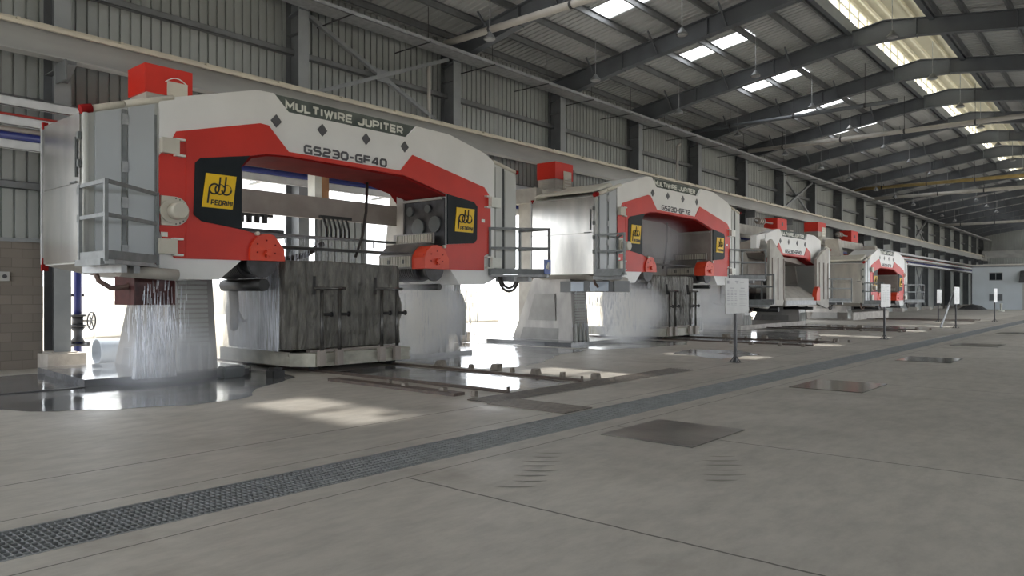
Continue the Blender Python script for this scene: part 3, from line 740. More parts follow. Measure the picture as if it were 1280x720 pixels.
def machine(idx, sx, dz, model, label, opt):
    CXm = 10.05 + sx; og = (CXm, 13.0, 0)
    root = empty('stone_saw', og, label, 'machine')
    T = lambda x, z: (x+sx, z+dz)
    A = lambda poly: [T(x, z) for x, z in poly]
    Yf = 13.0
    D = 14.47
    opened = opt.get('opened', False)
    if opened: D = 13.45
    part = lambda b, n, m, p=None: b.build(n, m, p or root, og)
    # --- white arch
    top = [(6.16,5.10),(7.70,5.545),(7.80,5.56),(8.12,5.57),(8.45,5.26),(11.56,5.26),(11.88,5.57),(12.90,5.555),(13.0,5.545),(14.25,5.28)]
    if not opened:
        outline = [(5.88,2.07),(5.88,5.0)] + top + [(14.62,5.1),(14.62,2.02),(14.22,1.88),(13.3,1.88),(13.0,2.22),(12.85,2.5),(12.85,4.08),(11.42,4.38),(8.46,4.40),(7.95,4.37),(7.6,4.27),(7.4,4.05),(7.4,2.24),(6.98,1.89),(6.19,1.88)]
    else:
        outline = [(6.3,4.95),(6.3,5.22)] + top[1:-1] + [(13.9,5.35),(13.9,4.2),(12.85,4.08),(11.42,4.38),(8.46,4.40),(7.95,4.37),(7.6,4.27)]
    b = MB(); b.prism(A(outline), Yf+.03, D, 'y'); part(b, 'arch_frame', 'white')
    if opened: b = MB(); b.prism(A([(7.0,4.45),(7.0,4.95),(8.4,5.2),(12.0,5.2),(13.8,4.95),(13.8,4.2),(12.8,4.0),(7.9,4.3)]), 13.5, 14.5, 'y'); part(b, 'rear_body', 'brownsteel')
    # dark red soffit lining the opening
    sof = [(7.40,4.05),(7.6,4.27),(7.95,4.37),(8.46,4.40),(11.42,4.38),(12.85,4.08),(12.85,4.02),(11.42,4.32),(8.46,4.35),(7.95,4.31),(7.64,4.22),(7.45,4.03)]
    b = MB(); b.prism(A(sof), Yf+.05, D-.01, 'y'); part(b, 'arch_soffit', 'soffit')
    # title plate
    b = MB(); b.prism(A([(8.10,5.575),(11.90,5.575),(11.56,5.25),(8.45,5.25)]), Yf+.1, Yf+.14, 'y'); tp = part(b, 'title_plate', 'title')
    a = T(8.42,5.325); c = T(11.5,5.505)
    text_bm('MULTIWIRE JUPITER', a[0], c[0], a[1], c[1], Yf+.10, .012, .035).build('title_lettering', 'letter_pale', tp, og)
    a = T(8.80,4.48); c = T(10.96,4.67)
    text_bm(model, a[0], c[0], a[1], c[1], Yf+.028, .012, .035).build('model_lettering', 'letter_grey', root, og)
    for x in (8.16, 9.24, 10.38, 11.5):
        x_, z_ = T(x, 5.03); b = MB(); b.prism([(x_-.12,z_),(x_,z_-.13),(x_+.12,z_),(x_,z_+.13)], Yf+.015, Yf+.03, 'y'); part(b, 'diamond_plate', 'letter_grey')
    # thin red line under the model lettering
    b = MB(); b.prism(A([(8.42,4.46),(11.36,4.46),(11.42,4.36),(8.46,4.38)]), Yf, Yf+.029, 'y'); part(b, 'arch_stripe', 'red')
    if not opened:
        arcL = circle(7.93, 2.42, .36, math.radians(98), math.radians(-18), 12)
        redL = [(6.17,4.49),(7.80,4.92),(7.98,4.91),(8.47,4.42),(8.46,4.38),(7.95,4.35),(7.58,4.26),(6.60,4.08),(6.50,3.98),(6.47,3.05),(6.62,2.94),(7.42,2.84)] + [(7.66,2.79)] + [(8.0,2.78),(8.14,2.72),(8.28,2.52),(8.30,2.27),(6.14,2.25),(5.98,2.45),(5.87,2.74),(5.87,4.02),(6.08,4.3)]
        b = MB(); b.prism(A(redL), Yf, Yf+.029, 'y'); part(b, 'red_panel', 'red')
        blkL = [(6.50,3.98),(6.60,4.08),(7.58,4.26),(7.4,4.03),(7.4,2.845),(6.62,2.94),(6.47,3.05)]
        b = MB(); b.prism(A(blkL), Yf-.012, Yf+.029, 'y'); p = part(b, 'black_panel', 'black')
        logo(p, og, T, 6.62, 7.21, 3.2, 3.82, Yf-.012)
        redR = [(11.36,4.46),(11.73,4.87),(14.2,4.39),(14.43,4.16),(14.46,2.80),(14.40,2.7),(14.19,2.61),(14.19,2.24),(12.08,2.23),(12.08,2.55),(12.18,2.70),(12.40,2.79),(12.74,2.80),(12.90,2.85),(13.80,2.92),(13.91,3.02),(13.93,3.86),(13.80,3.97),(12.84,4.08),(11.42,4.37)]
        b = MB(); b.prism(A(redR), Yf, Yf+.029, 'y'); part(b, 'red_panel', 'red')
        blkR = [(12.86,2.85),(13.80,2.92),(13.91,3.02),(13.93,3.86),(13.80,3.97),(12.86,4.075)]
        b = MB(); b.prism(A(blkR), Yf-.012, Yf+.029, 'y'); p = part(b, 'black_panel', 'black')
        logo(p, og, T, 13.1, 13.74, 3.18, 3.78, Yf-.012, .06)
        # wheel covers
        for cx, poly in ((7.90, [(7.56,2.27),(7.56,2.5)]+circle(7.93,2.42,.37,math.radians(165),math.radians(65),10)+[(8.29,2.5),(8.31,2.27)]), (12.46, [(12.06,2.23),(12.06,2.5)]+circle(12.45,2.42,.385,math.radians(160),math.radians(20),12)+[(12.86,2.5),(12.86,2.23)])):
            b = MB(); b.prism(A(poly), Yf-.05, Yf+.4, 'y'); dsk = part(b, 'wheel_cover', 'orange')
            b = MB()
            for ang in range(6):
                q = T(cx+.22*math.cos(ang*PI/3+.5), 2.5+.16*math.sin(ang*PI/3+.5)); b.tube([(q[0], Yf-.06, q[1]), (q[0], Yf-.04, q[1])], .017, 6)
            b.build('bolt', 'soffit', dsk, og)
            q = T(cx+.02, 2.41); b = MB(); b.tube([(q[0], Yf-.12, q[1]), (q[0], Yf-.05, q[1])], .055, 10)
            for ang in range(6): b.bar((q[0], Yf-.1, q[1]), (q[0]+.085*math.cos(ang*PI/3), Yf-.1, q[1]+.085*math.sin(ang*PI/3)), .025)
            b.build('hand_knob', 'orange', dsk, og)
            q = T(cx-.2 if cx < 10 else cx+.24, 2.78); b = MB(); b.tube([(q[0], Yf-.09, q[1]), (q[0], Yf-.02, q[1])], .04, 10); b.build('lock_pin', 'beige', dsk, og)
        # beige motor flange on left leg
        f = [(5.885,3.33),(5.885,2.82)]+circle(6.12,3.075,.255,math.radians(-90),math.radians(90),14)
        b = MB(); b.prism(A(f), Yf-.04, Yf, 'y'); fl = part(b, 'motor_flange', 'beige')
        q = T(6.08, 3.07); b = MB(); b.tube([(q[0]-.03, Yf-.04, q[1]), (q[0]-.03, Yf-.09, q[1])], .2, 20); b.tube([(q[0]+.03, Yf-.09, q[1]), (q[0]+.03, Yf-.28, q[1]), (q[0]+.03, Yf-.3, q[1])], [.15, .15, .13], 20); b.build('motor_cap', 'beige', fl, og)
        b = MB()
        for i in range(10):
            an = math.radians(-85+170*i/9); q = T(6.12+.22*math.cos(an), 3.075+.225*math.sin(an)); b.tube([(q[0], Yf-.05, q[1]), (q[0], Yf-.035, q[1])], .013, 6)
        b.build('bolt', 'seam', fl, og)
        # hinge blocks
        for (xa, xb_, z) in ((5.87,6.17,4.2),(5.83,6.13,2.45),(14.36,14.72,4.02),(14.38,14.74,2.45)):
            q0 = T(xa, z-.13); q1 = T(xb_, z+.13)
            b = MB(); b.box(q0[0], q1[0], Yf-.12, Yf, q0[1], q1[1]); hb = part(b, 'hinge_block', 'beige' if xa < 10 else 'letter_pale')  # right blocks paler: their bright lit look is put into the colour
            b = MB(); s = q1[0] if xa < 10 else q0[0]-.1
            for zz in (q0[1]-.03, q1[1]-.01): b.box(s-.06, s+.12, Yf-.1, Yf, zz, zz+.035)
            b.build('hinge_lug', 'letter_pale', hb, og)
        for (x, z) in ((5.95, 2.66), (14.15, 3.52)):
            q = T(x, z); b = MB(); b.box(q[0]-.06, q[0]+.06, Yf-.008, Yf, q[1]-.04, q[1]+.04); part(b, 'warning_label', 'letter_pale')
        # red fold line on left leg
        q0 = T(6.36,4.46); q1 = T(6.36,2.3); b = MB(); b.bar((q0[0], Yf, q0[1]), (q1[0], Yf, q1[1]), .05, .02); part(b, 'fold_rib', 'red')
    else:
        # covers swung open: ribbed grey-brown wings with the arch side legs behind
        for s, (xa, xb_) in ((-1, (5.95, 7.85)), (1, (12.3, 14.15))):
            if s < 0: poly = [(xa,2.0),(xa+.1,4.9),(xa+.35,4.98),(xb_,4.15),(xb_,2.35),(xb_-.25,2.0)]
            else: poly = [(xa,2.05),(xa,4.3),(xb_-.9,4.75),(xb_-.2,4.98),(xb_,4.85),(xb_,1.85),(xb_-.4,1.8)]
            b = MB(); b.prism(A(poly), Yf-.30, Yf-.18, 'y'); p = part(b, 'open_cover', 'machin')
            b = MB()
            for k in range(3):
                x = xa+.35+(xb_-xa-.5)*k/2; q = T(x, 2.25); q2 = T(x, 4.15); b.box(q[0]-.03, q[0]+.03, Yf-.34, Yf-.30, q[1], q2[1])
            b.build('stiffener', 'brownsteel', p, og)
        b = MB(); b.prism([(Yf-.3,1.95+dz),(Yf-.3,2.35+dz),(Yf+.5,2.9+dz),(Yf+.6,2.9+dz),(Yf+.6,1.95+dz)], T(7.9,0)[0], T(12.2,0)[0], 'x'); fg = part(b, 'front_guard', 'machin'); b = MB(); b.box(T(8.0,0)[0], T(12.1,0)[0], Yf-.33, Yf-.3, 2.0+dz, 2.22+dz); b.build('guard_panel', 'galv', fg, og)
        b = MB(); b.prism(A([(11.9,2.2),(11.9,2.55),(12.05,2.8),(12.3,2.9),(12.42,2.8),(12.42,2.2)]), Yf-.42, Yf-.2, 'y'); part(b, 'wheel_cover', 'orange')
        b = MB(); b.prism(A([(11.36,4.46),(11.73,4.87),(12.25,4.62),(12.25,4.2),(11.42,4.37)]), Yf, Yf+.029, 'y'); part(b, 'red_panel', 'red')
        b = MB(); b.prism(A([(7.75,4.75),(7.95,4.91),(8.47,4.42),(8.46,4.38),(7.9,4.36)]), Yf, Yf+.029, 'y'); part(b, 'red_panel', 'red')
        b = MB(); b.prism(A([(5.35,4.55),(5.35,5.1),(5.9,5.2),(6.4,5.28),(6.4,5.05),(5.8,4.95),(5.65,4.55)]), Yf+.03, Yf+.3, 'y'); part(b, 'arch_tip', 'white')
        for x in (5.2, 6.1):
            q = T(x, 2.2); q2 = T(x, 4.5); b = MB(); b.tube([(q[0], Yf+1.0, q[1]), (q[0], Yf+1.0, q2[1]-.4), (q[0], Yf+1.0, q2[1])], [.28, .28, .12], 14); part(b, 'tension_cylinder', 'machin')
    # --- side covers
    yb = opt.get('cover_back', 14.8)
    for side in ('left', 'right'):
        if side == 'left': poly = [(4.67,2.12),(4.67,4.58),(5.88,4.99),(5.88,2.08)]
        else: poly = [(14.62,2.02),(14.62,5.07),(15.54,4.90),(15.54,2.34)]
        if opened and side == 'left':
            continue
        ybk = yb if side == 'left' else 14.6
        b = MB(); b.prism(A(poly), Yf+.06, ybk, 'y'); cv = part(b, 'side_cover', 'cover')
        if side == 'left':
            # front door leaves, seam post, hinges
            for (xa, xb_) in ((4.84,5.24),(5.36,5.79)):
                ztop = lambda x: 4.58+(x-4.67)*.339
                b = MB(); b.prism(A([(xa,2.2),(xa,ztop(xa)-.06),(xb_,ztop(xb_)-.06),(xb_,2.17)]), Yf+.01, Yf+.06, 'y'); d = b.build('door', 'door_grey', cv, og)
            b = MB()
            for x, w in ((5.30, .035), (5.82, .02)): q = T(x, 2.2); q2 = T(x, 4.72); b.box(q[0]-w, q[0]+w, Yf+.03, Yf+.065, q[1], q2[1])
            b.build('door_seam', 'railing', cv, og)
            b = MB()
            for z in (4.55, 3.75, 3.15, 2.35): q = T(5.3, z); b.box(q[0]-.05, q[0]+.05, Yf-.01, Yf+.03, q[1]-.09, q[1]+.09)
            b.build('hinge', 'galv', cv, og)
            b = MB(); q = T(4.70, 2.15); q2 = T(4.70, 4.55); b.tube([(q[0], Yf+.04, q[1]), (q[0], Yf+.04, q2[1])], .045, 10); b.build('edge_post', 'cover', cv, og)
            # beige rolled cap along the top
            b = MB(); q = T(4.68, 4.60); q2 = T(5.30, 4.81); q3 = T(6.14, 5.08)
            b.tube([(q[0], Yf+.08, q[1]), (q2[0], Yf+.08, q2[1])], .06, 10); b.tube([(q2[0]+.02, Yf+.08, q2[1]+.01), (q3[0], Yf+.08, q3[1])], .06, 10)
            b.build('rolled_cap', 'beige', cv, og)
            b = MB(); q = T(4.66, 4.6); b.tube([(q[0]-.03, Yf+.07, q[1]), (q[0]+.14, Yf+.07, q[1]+.05)], .075, 10); q = T(4.66, 4.62); b.box(q[0]-.03, q[0]+.05, ybk-.06, ybk+.02, q[1]-.1, q[1]+.02); q = T(4.66, 2.15); b.box(q[0]-.04, q[0]+.06, ybk-.04, ybk+.03, q[1]-.12, q[1]+.1)
            b.build('corner_cap', 'soffit', cv, og)
            # stainless outer face, upper and lower sheet
            x_ = T(4.65, 0)[0]
            z0, z1, z2 = 2.14+dz, 3.42+dz, 4.56+dz
            b = MB(); b.box(x_-.012, x_, Yf+.12, ybk-.02, z1+.01, z2); b.build('outer_sheet', 'steelsheet', cv, og)
            b = MB(); b.box(x_-.018, x_, Yf+.12, ybk-.02, z0, z1); b.build('outer_sheet', 'steelsheet', cv, og)
            b = MB(); b.bar((x_-.03, Yf+.22, z1+.1), (x_-.03, Yf+.22, z1+.75), .03); b.bar((x_-.03, Yf+.2, z1+.02), (x_-.03, Yf+.45, z1+.02), .025)
            for k in range(4): b.box(x_-.05, x_, Yf+.06, Yf+.13, z1+.1-.9*k*.5+.6, z1+.22-.9*k*.5+.6)
            b.build('latch', 'seam', cv, og)
            b = MB(); b.bar((x_-.02, ybk, z0), (x_-.02, ybk, z2), .035); b.build('edge_strip', 'galv', cv, og)
        else:
            b = MB()
            for x in (14.98, 15.02): q = T(x, 2.18); q2 = T(x, 4.98); b.box(q[0]-.008, q[0]+.008, Yf+.04, Yf+.065, q[1], q2[1])
            b.build('door_seam', 'seam', cv, og)
            b = MB(); b.prism(A([(14.68,2.12),(14.68,4.98),(14.94,4.94),(14.94,2.22)]), Yf+.035, Yf+.06, 'y'); b.build('door', 'cover', cv, og)
            b = MB(); b.prism(A([(15.06,2.27),(15.06,4.92),(15.48,4.84),(15.48,2.40)]), Yf+.035, Yf+.06, 'y'); b.build('door', 'cover', cv, og)
            b = MB(); q = T(14.6, 5.12); q2 = T(15.56, 4.94); b.tube([(q[0], Yf+.08, q[1]), (q2[0], Yf+.08, q2[1])], .055, 10); b.build('rolled_cap', 'beige', cv, og)
            b = MB(); q = T(15.54, 4.93); b.box(q[0]-.03, q[0]+.04, Yf-.0, Yf+.12, q[1]-.04, q[1]+.06); b.build('corner_cap', 'soffit', cv, og)
    # --- service baskets, both ends
    for side in (1, -1):
        mx = lambda x: T(x if side == 1 else 20.21-x, 0)[0]
        c0 = (4.60, 13.03); c1 = (4.60, 11.97); c2 = (5.82, 12.98)
        if opened and side == 1: c0 = (4.6, 13.9)
        zd = 2.22+dz; zt = 3.34+dz; zm = 2.83+dz
        P3 = lambda c, z: (mx(c[0]), c[1], z)
        b = MB(); pl = [(mx(c0[0]), c0[1]), (mx(c1[0]), c1[1]), (mx(c1[0]+.12), c1[1]-.02), (mx(c2[0]), c2[1])]
        b.prism(pl, zd-.14, zd-.08, 'z'); dk = part(b, 'service_deck', 'galv')
        b = MB(); b.bar(P3(c1, zd), P3(c2, zd), .03, .14); b.bar(P3(c0, zd), P3(c1, zd), .03, .12); b.bar(P3((c0[0], c0[1]), zd-.11), P3((c1[0], c1[1]+.05), zd-.11), .12, .1); b.build('toe_board', 'railing', dk, og)
        for z in (zt, zm):
            b = MB(); b.bar(P3(c0, z), P3(c1, z), .035, .06); b.bar(P3(c1, z), P3(c2, z), .035, .06); b.build('rail', 'railing', dk, og)
        for c in (c1, c2, (c0[0], c0[1]-.05)):
            b = MB(); b.bar(P3(c, zd-.1), P3(c, zt+.03), .055, .055); b.build('rail_post', 'railing', dk, og)
        b = MB(); b.bar(P3((4.75,13.2), zd-.2), P3((5.0,12.3), zd-.2), .1, .12); b.bar(P3((5.3,13.2), zd-.2), P3((5.3,12.55), zd-.2), .1, .12); b.build('deck_bracket', 'galv', dk, og)
        if side == 1:
            b = MB(); b.tube([P3((5.1,12.75), zd-.22), P3((6.1,12.85), zd-.27)], .10, 12); part(b, 'spray_pipe', 'machin')
            hb = MB(); pts = [P3((4.9,13.3), zd-.12), P3((5.0,13.3), zd-.38), P3((5.2,13.3), zd-.5), P3((5.45,13.3), zd-.48), P3((5.6,13.3), zd-.32)]; hb.tube(pts, .045, 8); part(hb, 'drain_hose', 'hosebrown')
        else:
            for rr in (.40, .31):
                hb = MB(); pts = [(mx(5.15)+rr*math.cos(a), 12.9, zd-.12+rr*math.sin(a)) for a in [PI+PI*i/10 for i in range(11)]]; hb.tube(pts, .035, 8); part(hb, 'loop_hose', 'hose')
            if idx == 0:
                b = MB(); q = P3((4.62, 11.93), zd); dxy = (-.647,.763)
                b.box(q[0]-.26, q[0]+.02, 11.915, 11.93, zd-.06, zd+.31); sg = part(b, 'bay_number_sign', 'bluesign')
                text_bm('4', q[0]-.19, q[0]-.05, zd+.03, zd+.24, 11.913, .006, .01).build('number', 'letter_pale', sg, og)
    # --- splash skirt below left end
    yk = 13.55
    q = T(5.9, 0)[0]; zt = 1.93+dz
    if idx == 0:
        b = MB(); b.box(q-.43, q-.41, 13.05, 13.85, zt-.5, zt); b.box(q+.25, q+.27, 13.05, 13.85, zt-.5, zt); b.box(q-.43, q+.27, 13.2, 13.22, zt-.5, zt); part(b, 'splash_skirt', 'maroon')
    elif idx == 1:
        b = MB(); b.box(q-.73, q+.2, 12.7, 12.72, zt-.36, zt); b.box(q-.73, q-.71, 12.7, 14.8, zt-.36, zt); part(b, 'splash_skirt', 'column')
        for k in range(2):
            b = MB(); b.box(q-.745, q-.73, (12.9, 13.85)[k], (13.6, 14.36)[k], zt-.33, zt-.03); part(b, 'skirt_sky_panel', 'bluedrum')  # opaque pale blue paints the bright sky seen between the flaps
    # bottom tray under left cover
    b = MB(); b.prism(A([(4.67,2.12),(5.88,2.06),(6.3,1.9),(5.6,1.93)]), Yf+.35, yb, 'y'); part(b, 'cover_tray', 'machin')
    # --- drums with wires, guards
    for cx in (7.88, 12.48):
        q = T(cx, 2.25); b = MB(); b.tube([(q[0], Yf+.42, q[1]), (q[0], Yf+1.5, q[1])], .30, 24); b.tube([(q[0], Yf+.05, q[1]), (q[0], Yf+.12, q[1]), (q[0], Yf+.121, q[1]), (q[0], Yf+.42, q[1])], [.31,.31,.24,.24], 24)
        for k in range(14): b.tube([(q[0], Yf+.5+k*.07, q[1]), (q[0], Yf+.53+k*.07, q[1])], .32, 24)
        part(b, 'wire_drum', 'darksteel')
        q = T(cx+.12 if cx > 10 else cx, 1.80); b = MB(); b.tube([(q[0], Yf+.0, q[1]), (q[0], Yf+1.5, q[1])], .075 if cx > 10 else .12, 12); part(b, 'guide_roller', 'blacksteel')
    qa = T(7.9, 1.95); qb = T(12.5, 1.95)
    # right guard: ribbed, along the drum
    if not opened:
        x_ = T(12.02, 0)[0]
        b = MB(); b.prism([(x_+.02, 2.24+dz), (x_+.02, 2.58+dz), (x_+.3, 2.86+dz), (x_+.8, 2.86+dz), (x_+.8, 2.24+dz)], Yf+.4, Yf+1.6, 'y'); g = part(b, 'drum_guard', 'ribs')
        b = MB(); n = 20
        for k in range(n): y = Yf+.42+1.15*k/n; b.box(x_-.02, x_+.02, y, y+.026, 2.28+dz, 2.54+dz)
        b.build('guard_rib', 'beige', g, og)
        b = MB()
        for y in (Yf+.65, Yf+1.2): b.box(x_-.02, x_+.0, y-.04, y+.04, 2.36+dz, 2.46+dz)
        b.build('guard_latch', 'seam', g, og)
        b = MB(); b.box(x_+.45, x_+.50, Yf+.1, Yf+1.55, 2.86+dz, 3.12+dz); g2 = part(b, 'upper_guard', 'ribs')
        b = MB(); n = 20
        for k in range(n): y = Yf+.15+1.3*k/n; b.box(x_+.425, x_+.455, y, y+.03, 2.89+dz, 3.09+dz)
        b.build('guard_rib', 'beige', g2, og)
        # inner right wall with wheels
        x_ = T(12.86, 0)[0]; xl = T(7.42, 0)[0]; b = MB(); b.box(xl-.01, xl+.03, Yf+.05, Yf+1.5, 2.5+dz, 4.0+dz); part(b, 'inner_wall', 'darksteel' if idx == 0 else 'brownsteel')
        b = MB(); b.box(x_-.06, x_-.02, Yf+.05, Yf+1.5, 2.6+dz, 4.0+dz); iw = part(b, 'inner_wall', 'darksteel' if idx == 0 else 'brownsteel')
        for (y, z, r) in ((.35,3.35,.2),(.95,3.3,.22),(1.25,3.72,.12),(.6,3.75,.10)) if idx == 0 else ():
            b = MB(); b.tube([(x_-.12, Yf+y, z+dz), (x_-.05, Yf+y, z+dz)], r, 16); b.build('wheel', 'seam', iw, og)
        b = MB(); b.bar((x_-.10, Yf+.1, 3.98+dz), (x_-.10, Yf+1.5, 3.98+dz), .06); b.build('link_bar', 'machin', iw, og)
        q = T(12.75, 0)[0]; b = MB(); b.box(q, q+.22, Yf+1.5, Yf+1.75, 1.9+dz, 4.3+dz); part(b, 'guide_post', 'machin')
        # hose drop
        q = T(11.1, 0)[0]; hb = MB(); hb.tube([(q+.25, Yf+1.2, 4.3+dz), (q+.22, Yf+1.2, 3.6+dz), (q+.1, Yf+1.2, 3.0+dz), (q-.1, Yf+1.2, 2.5+dz)], .035, 8); part(hb, 'feed_hose', 'hose')
    # wires between the drums
    b = MB(); n = opt.get('wires', 14)
    for k in range(n): y = Yf+.5+k*.07; b.tube([(qa[0], y, 2.62+dz if idx else 2.62), (qb[0], y, 2.62+dz)], .006, 4, False)
    part(b, 'diamond_wire', 'galv')
    # --- rear structure: fixed to the floor
    x1, x2 = opt['pillars']       # world X of left and right pillars
    for x in (x1, x2):
        w = .95; zp = (.13 if x < 10 else .10, .10, .20, .50)[idx] if not (idx == 1 and x > 25) else .02
        b = MB(); b.hexa([(x-w/2,14.3,zp),(x+w/2,14.3,zp),(x+w/2,16.9,zp),(x-w/2,16.9,zp)], [(x-w/2+.05,14.45,2.2),(x+w/2-.05,14.45,2.2),(x+w/2-.05,16.0,2.2),(x-w/2+.05,16.0,2.2)])
        pl = part(b, 'pillar', 'pillar')
        b = MB(); b.hexa([(x-w/2+.05,14.45,2.2),(x+w/2-.05,14.45,2.2),(x+w/2-.05,16.0,2.2),(x-w/2+.05,16.0,2.2)], [(x-.3,14.9,5.2),(x+.3,14.9,5.2),(x+.3,15.7,5.2),(x-.3,15.7,5.2)]); b.build('pillar_head', 'machin', pl, og)
        b = MB(); n = 16
        for k in range(n): z = .6+1.5*k/n; yy = 14.3+.15*z/2.2; b.box(x-.28, x+.3, yy-.03, yy+.05, z, z+.06)
        b.build('bellows', 'cover', pl, og)
        b = MB(); b.prism([(15.0,.75),(15.05,1.65),(15.9,1.65),(16.2,.75)], x-w/2-.012, x-w/2+.1, 'x'); b.prism([(14.9,.12),(14.9,.5),(16.4,.5),(16.55,.12)], x-w/2-.012, x-w/2+.1, 'x'); b.build('pillar_pocket_shade', 'pocketshade', pl, og)  # raised darker plates stand in for the shaded pockets
        b = MB()
        for k in range(4): b.prism([(x-.4+.22*k,.1),(x-.37+.22*k,.65),(x-.31+.22*k,.1)], 14.22, 14.3, 'y')
        b.build('pillar_fin', 'cover', pl, og)
    if idx == 0:
        b = MB(); pts = [(14.2,.5),(14.2,1.3),(14.35,1.62),(14.6,1.72),(14.85,1.7),(14.85,.5)]; b.prism(pts, 14.72, 14.78, 'x'); sh = part(b, 'splash_shield', 'cover'); b = MB(); b.box(14.78, 15.0, 14.5, 14.7, 1.1, 1.2); b.tube([(14.95,14.6,.2),(14.85,14.6,.7),(14.95,14.6,1.1)], .05, 8); b.build('shield_clamp', 'machin', sh, og)
    zb = 3.66
    bx0, bx1 = min(x1, 6.4+sx), max(x2, 13.9+sx)
    if idx in (0, 3):
        b = MB(); b.box(bx0, bx1, 15.2, 15.5, 3.47, 3.97).box(bx0, bx1, 15.15, 15.2, 3.44, 3.49); part(b, 'rear_beam', 'brownsteel')
        q = T(11.05, 0)[0]; b = MB(); b.box(q-.2, q, 15.6, 15.9, 3.9, 5.0+dz); part(b, 'rear_strut', 'letter_pale'); b = MB(); b.box(q+.0, q+.2, 15.58, 15.9, 3.9, 5.0+dz); part(b, 'rear_strut', 'orangelit')  # one post: pale and orange halves paint the light falling on it
        b = MB(); b.bar((bx1-.2, 15.3, 3.8), (bx1-1.7, 14.9, 4.9+dz), .22, .16); b.bar((bx0+.5, 15.9, 4.2), (bx0+1.9, 14.6, 4.75+dz), .22, .16); part(b, 'rear_brace', 'soffit')
    if idx in (1, 2, 3):
        b = MB(); b.box(bx0+.4, bx1-.3, 15.4, 15.5, 2.1+dz, 5.0+dz); p = part(b, 'rear_screen', 'brownsteel')
        b = MB()
        for z in (2.9, 3.35, 4.6): b.box(bx0+.4, bx1-.3, 15.36, 15.4, z+dz, z+dz+.05)
        b.build('screen_rib', 'machin', p, og)
        q = T(9, 0)[0]; b = MB(); b.box(q+.4, q+3.2, 14.7, 15.3, 2.25+dz, 2.85+dz).box(q-.6, q+.6, 14.9, 15.2, 2.8+dz, 2.86+dz); p2 = part(b, 'wire_guard_box', 'machin')
        b = MB()
        for xx in (1.0, 2.3): b.box(q+xx-.12, q+xx+.12, 14.68, 14.70, 2.45+dz, 2.6+dz)
        b.build('guard_latch', 'galv', p2, og)
    # spray bar and nozzles at the wires
    q0 = T(7.7, 2.95); q1 = T(12.7, 2.95)
    b = MB(); b.tube([(q0[0], Yf+1.75, q0[1]), (q1[0], Yf+1.75, q1[1])], .035, 8)
    b.tube([(q0[0]+.3, Yf+1.2, q0[1]-.1), (q0[0]+2.2, Yf+1.3, q0[1]-.06), (q0[0]+4.8, Yf+1.5, q0[1]-.02)], .03, 8)
    for k in range(10): x = q0[0]+.5+.42*k; b.tube([(x, Yf+1.75, q0[1]), (x, Yf+1.75, q0[1]-.18)], .015, 6)
    part(b, 'spray_bar', 'galv')
    b = MB(); x = q0[0]+2.9
    for k in range(6): b.tube([(x+.13*k, Yf+1.9, 3.45+dz), (x+.13*k+.05, Yf+1.85, 3.2+dz), (x+.13*k-.02, Yf+1.75, 2.98+dz)], .03, 6)
    b.box(x-.1, x+.8, Yf+1.85, Yf+1.95, 3.43+dz, 3.5+dz); part(b, 'hose_cluster', 'blacksteel')
    b = MB(); x = q0[0]+1.15
    for k in range(5): b.tube([(x+.2*k, Yf+2.9, 3.5), (x+.2*k+.0, Yf+2.9, 3.3)], .07, 8)
    b.box(x-.1, x+1.0, Yf+2.85, Yf+2.95, 3.45, 3.62); b.box(x-.2, x+1.2, Yf+2.7, Yf+3.0, 2.95, 3.15); part(b, 'valve_manifold', 'darksteel')
    b = MB(); x = q0[0]+1.9
    b.tube([(x-.4, Yf+2.2, 2.75+dz), (x-.3, Yf+2.2, 2.5+dz), (x+.1, Yf+2.2, 2.42+dz), (x+.7, Yf+2.2, 2.55+dz), (x+1.2, Yf+2.2, 2.85+dz)], .07, 8); part(b, 'feed_hose', 'hose')
    # --- roof hoods
    for j, (x, y, z0, z1, w, d, big) in enumerate(opt['hoods']):
        b = MB(); b.box(x-w/2, x+w/2, y, y+d, z1-.62 if big else z0, z1); h = part(b, 'drive_hood', 'red')
        if big:
            b = MB(); b.box(x-w/2+.04, x+w/2-.04, y+.02, y+d-.02, z0, z1-.62); b.build('hood_base', 'machin', h, og)
            b = MB(); b.box(x-.05, x+w/2-.12, y-.02, y, z0+.1, z1-.3); b.build('vent_frame', 'beige', h, og)
            b = MB()
            for k in range(6): zz = z0+.16+k*.105; b.box(x, x+w/2-.16, y-.035, y-.015, zz, zz+.05)
            b.build('vent_slat', 'letter_pale', h, og)
            if idx == 0:
                b = MB(); pts = [(x-.1+.5*i/8, y-.03, z1-.33+.12*math.sin(PI*i/8)) for i in range(9)]; b.tube(pts, .012, 6); b.build('cable_loop', 'letter_pale', h, og)
        else:
            b = MB(); b.tube([(x, y-.02, (z0+z1)/2), (x, y, (z0+z1)/2)], .12, 12); b.build('shaft_port', 'seam', h, og)
            b = MB(); b.tube([(x-w/2, y+.3, (z0+z1)/2), (x-w/2-2.6, y+.3, (z0+z1)/2)], .05, 8); b.build('drive_shaft', 'galv', h, og)
            b = MB()
            for k in range(3): b.tube([(x-w/2-2.2+.3*k, y+.3, (z0+z1)/2), (x-w/2-2.0+.3*k, y+.3, (z0+z1)/2)], .18, 12)
            b.build('gear', 'brownsteel', h, og)
    if opt.get('deck'):
        zt = opt['deck']; b = MB(); b.box(x1-.4, x2+.4, 15.9, 17.0, zt-.5, zt); p = part(b, 'top_beam', 'machin')
        for x in (x1, x2):
            b = MB(); b.box(x-.25, x+.25, 16.2, 16.8, zp, zt); b.build('rear_post', 'machin', p, og)
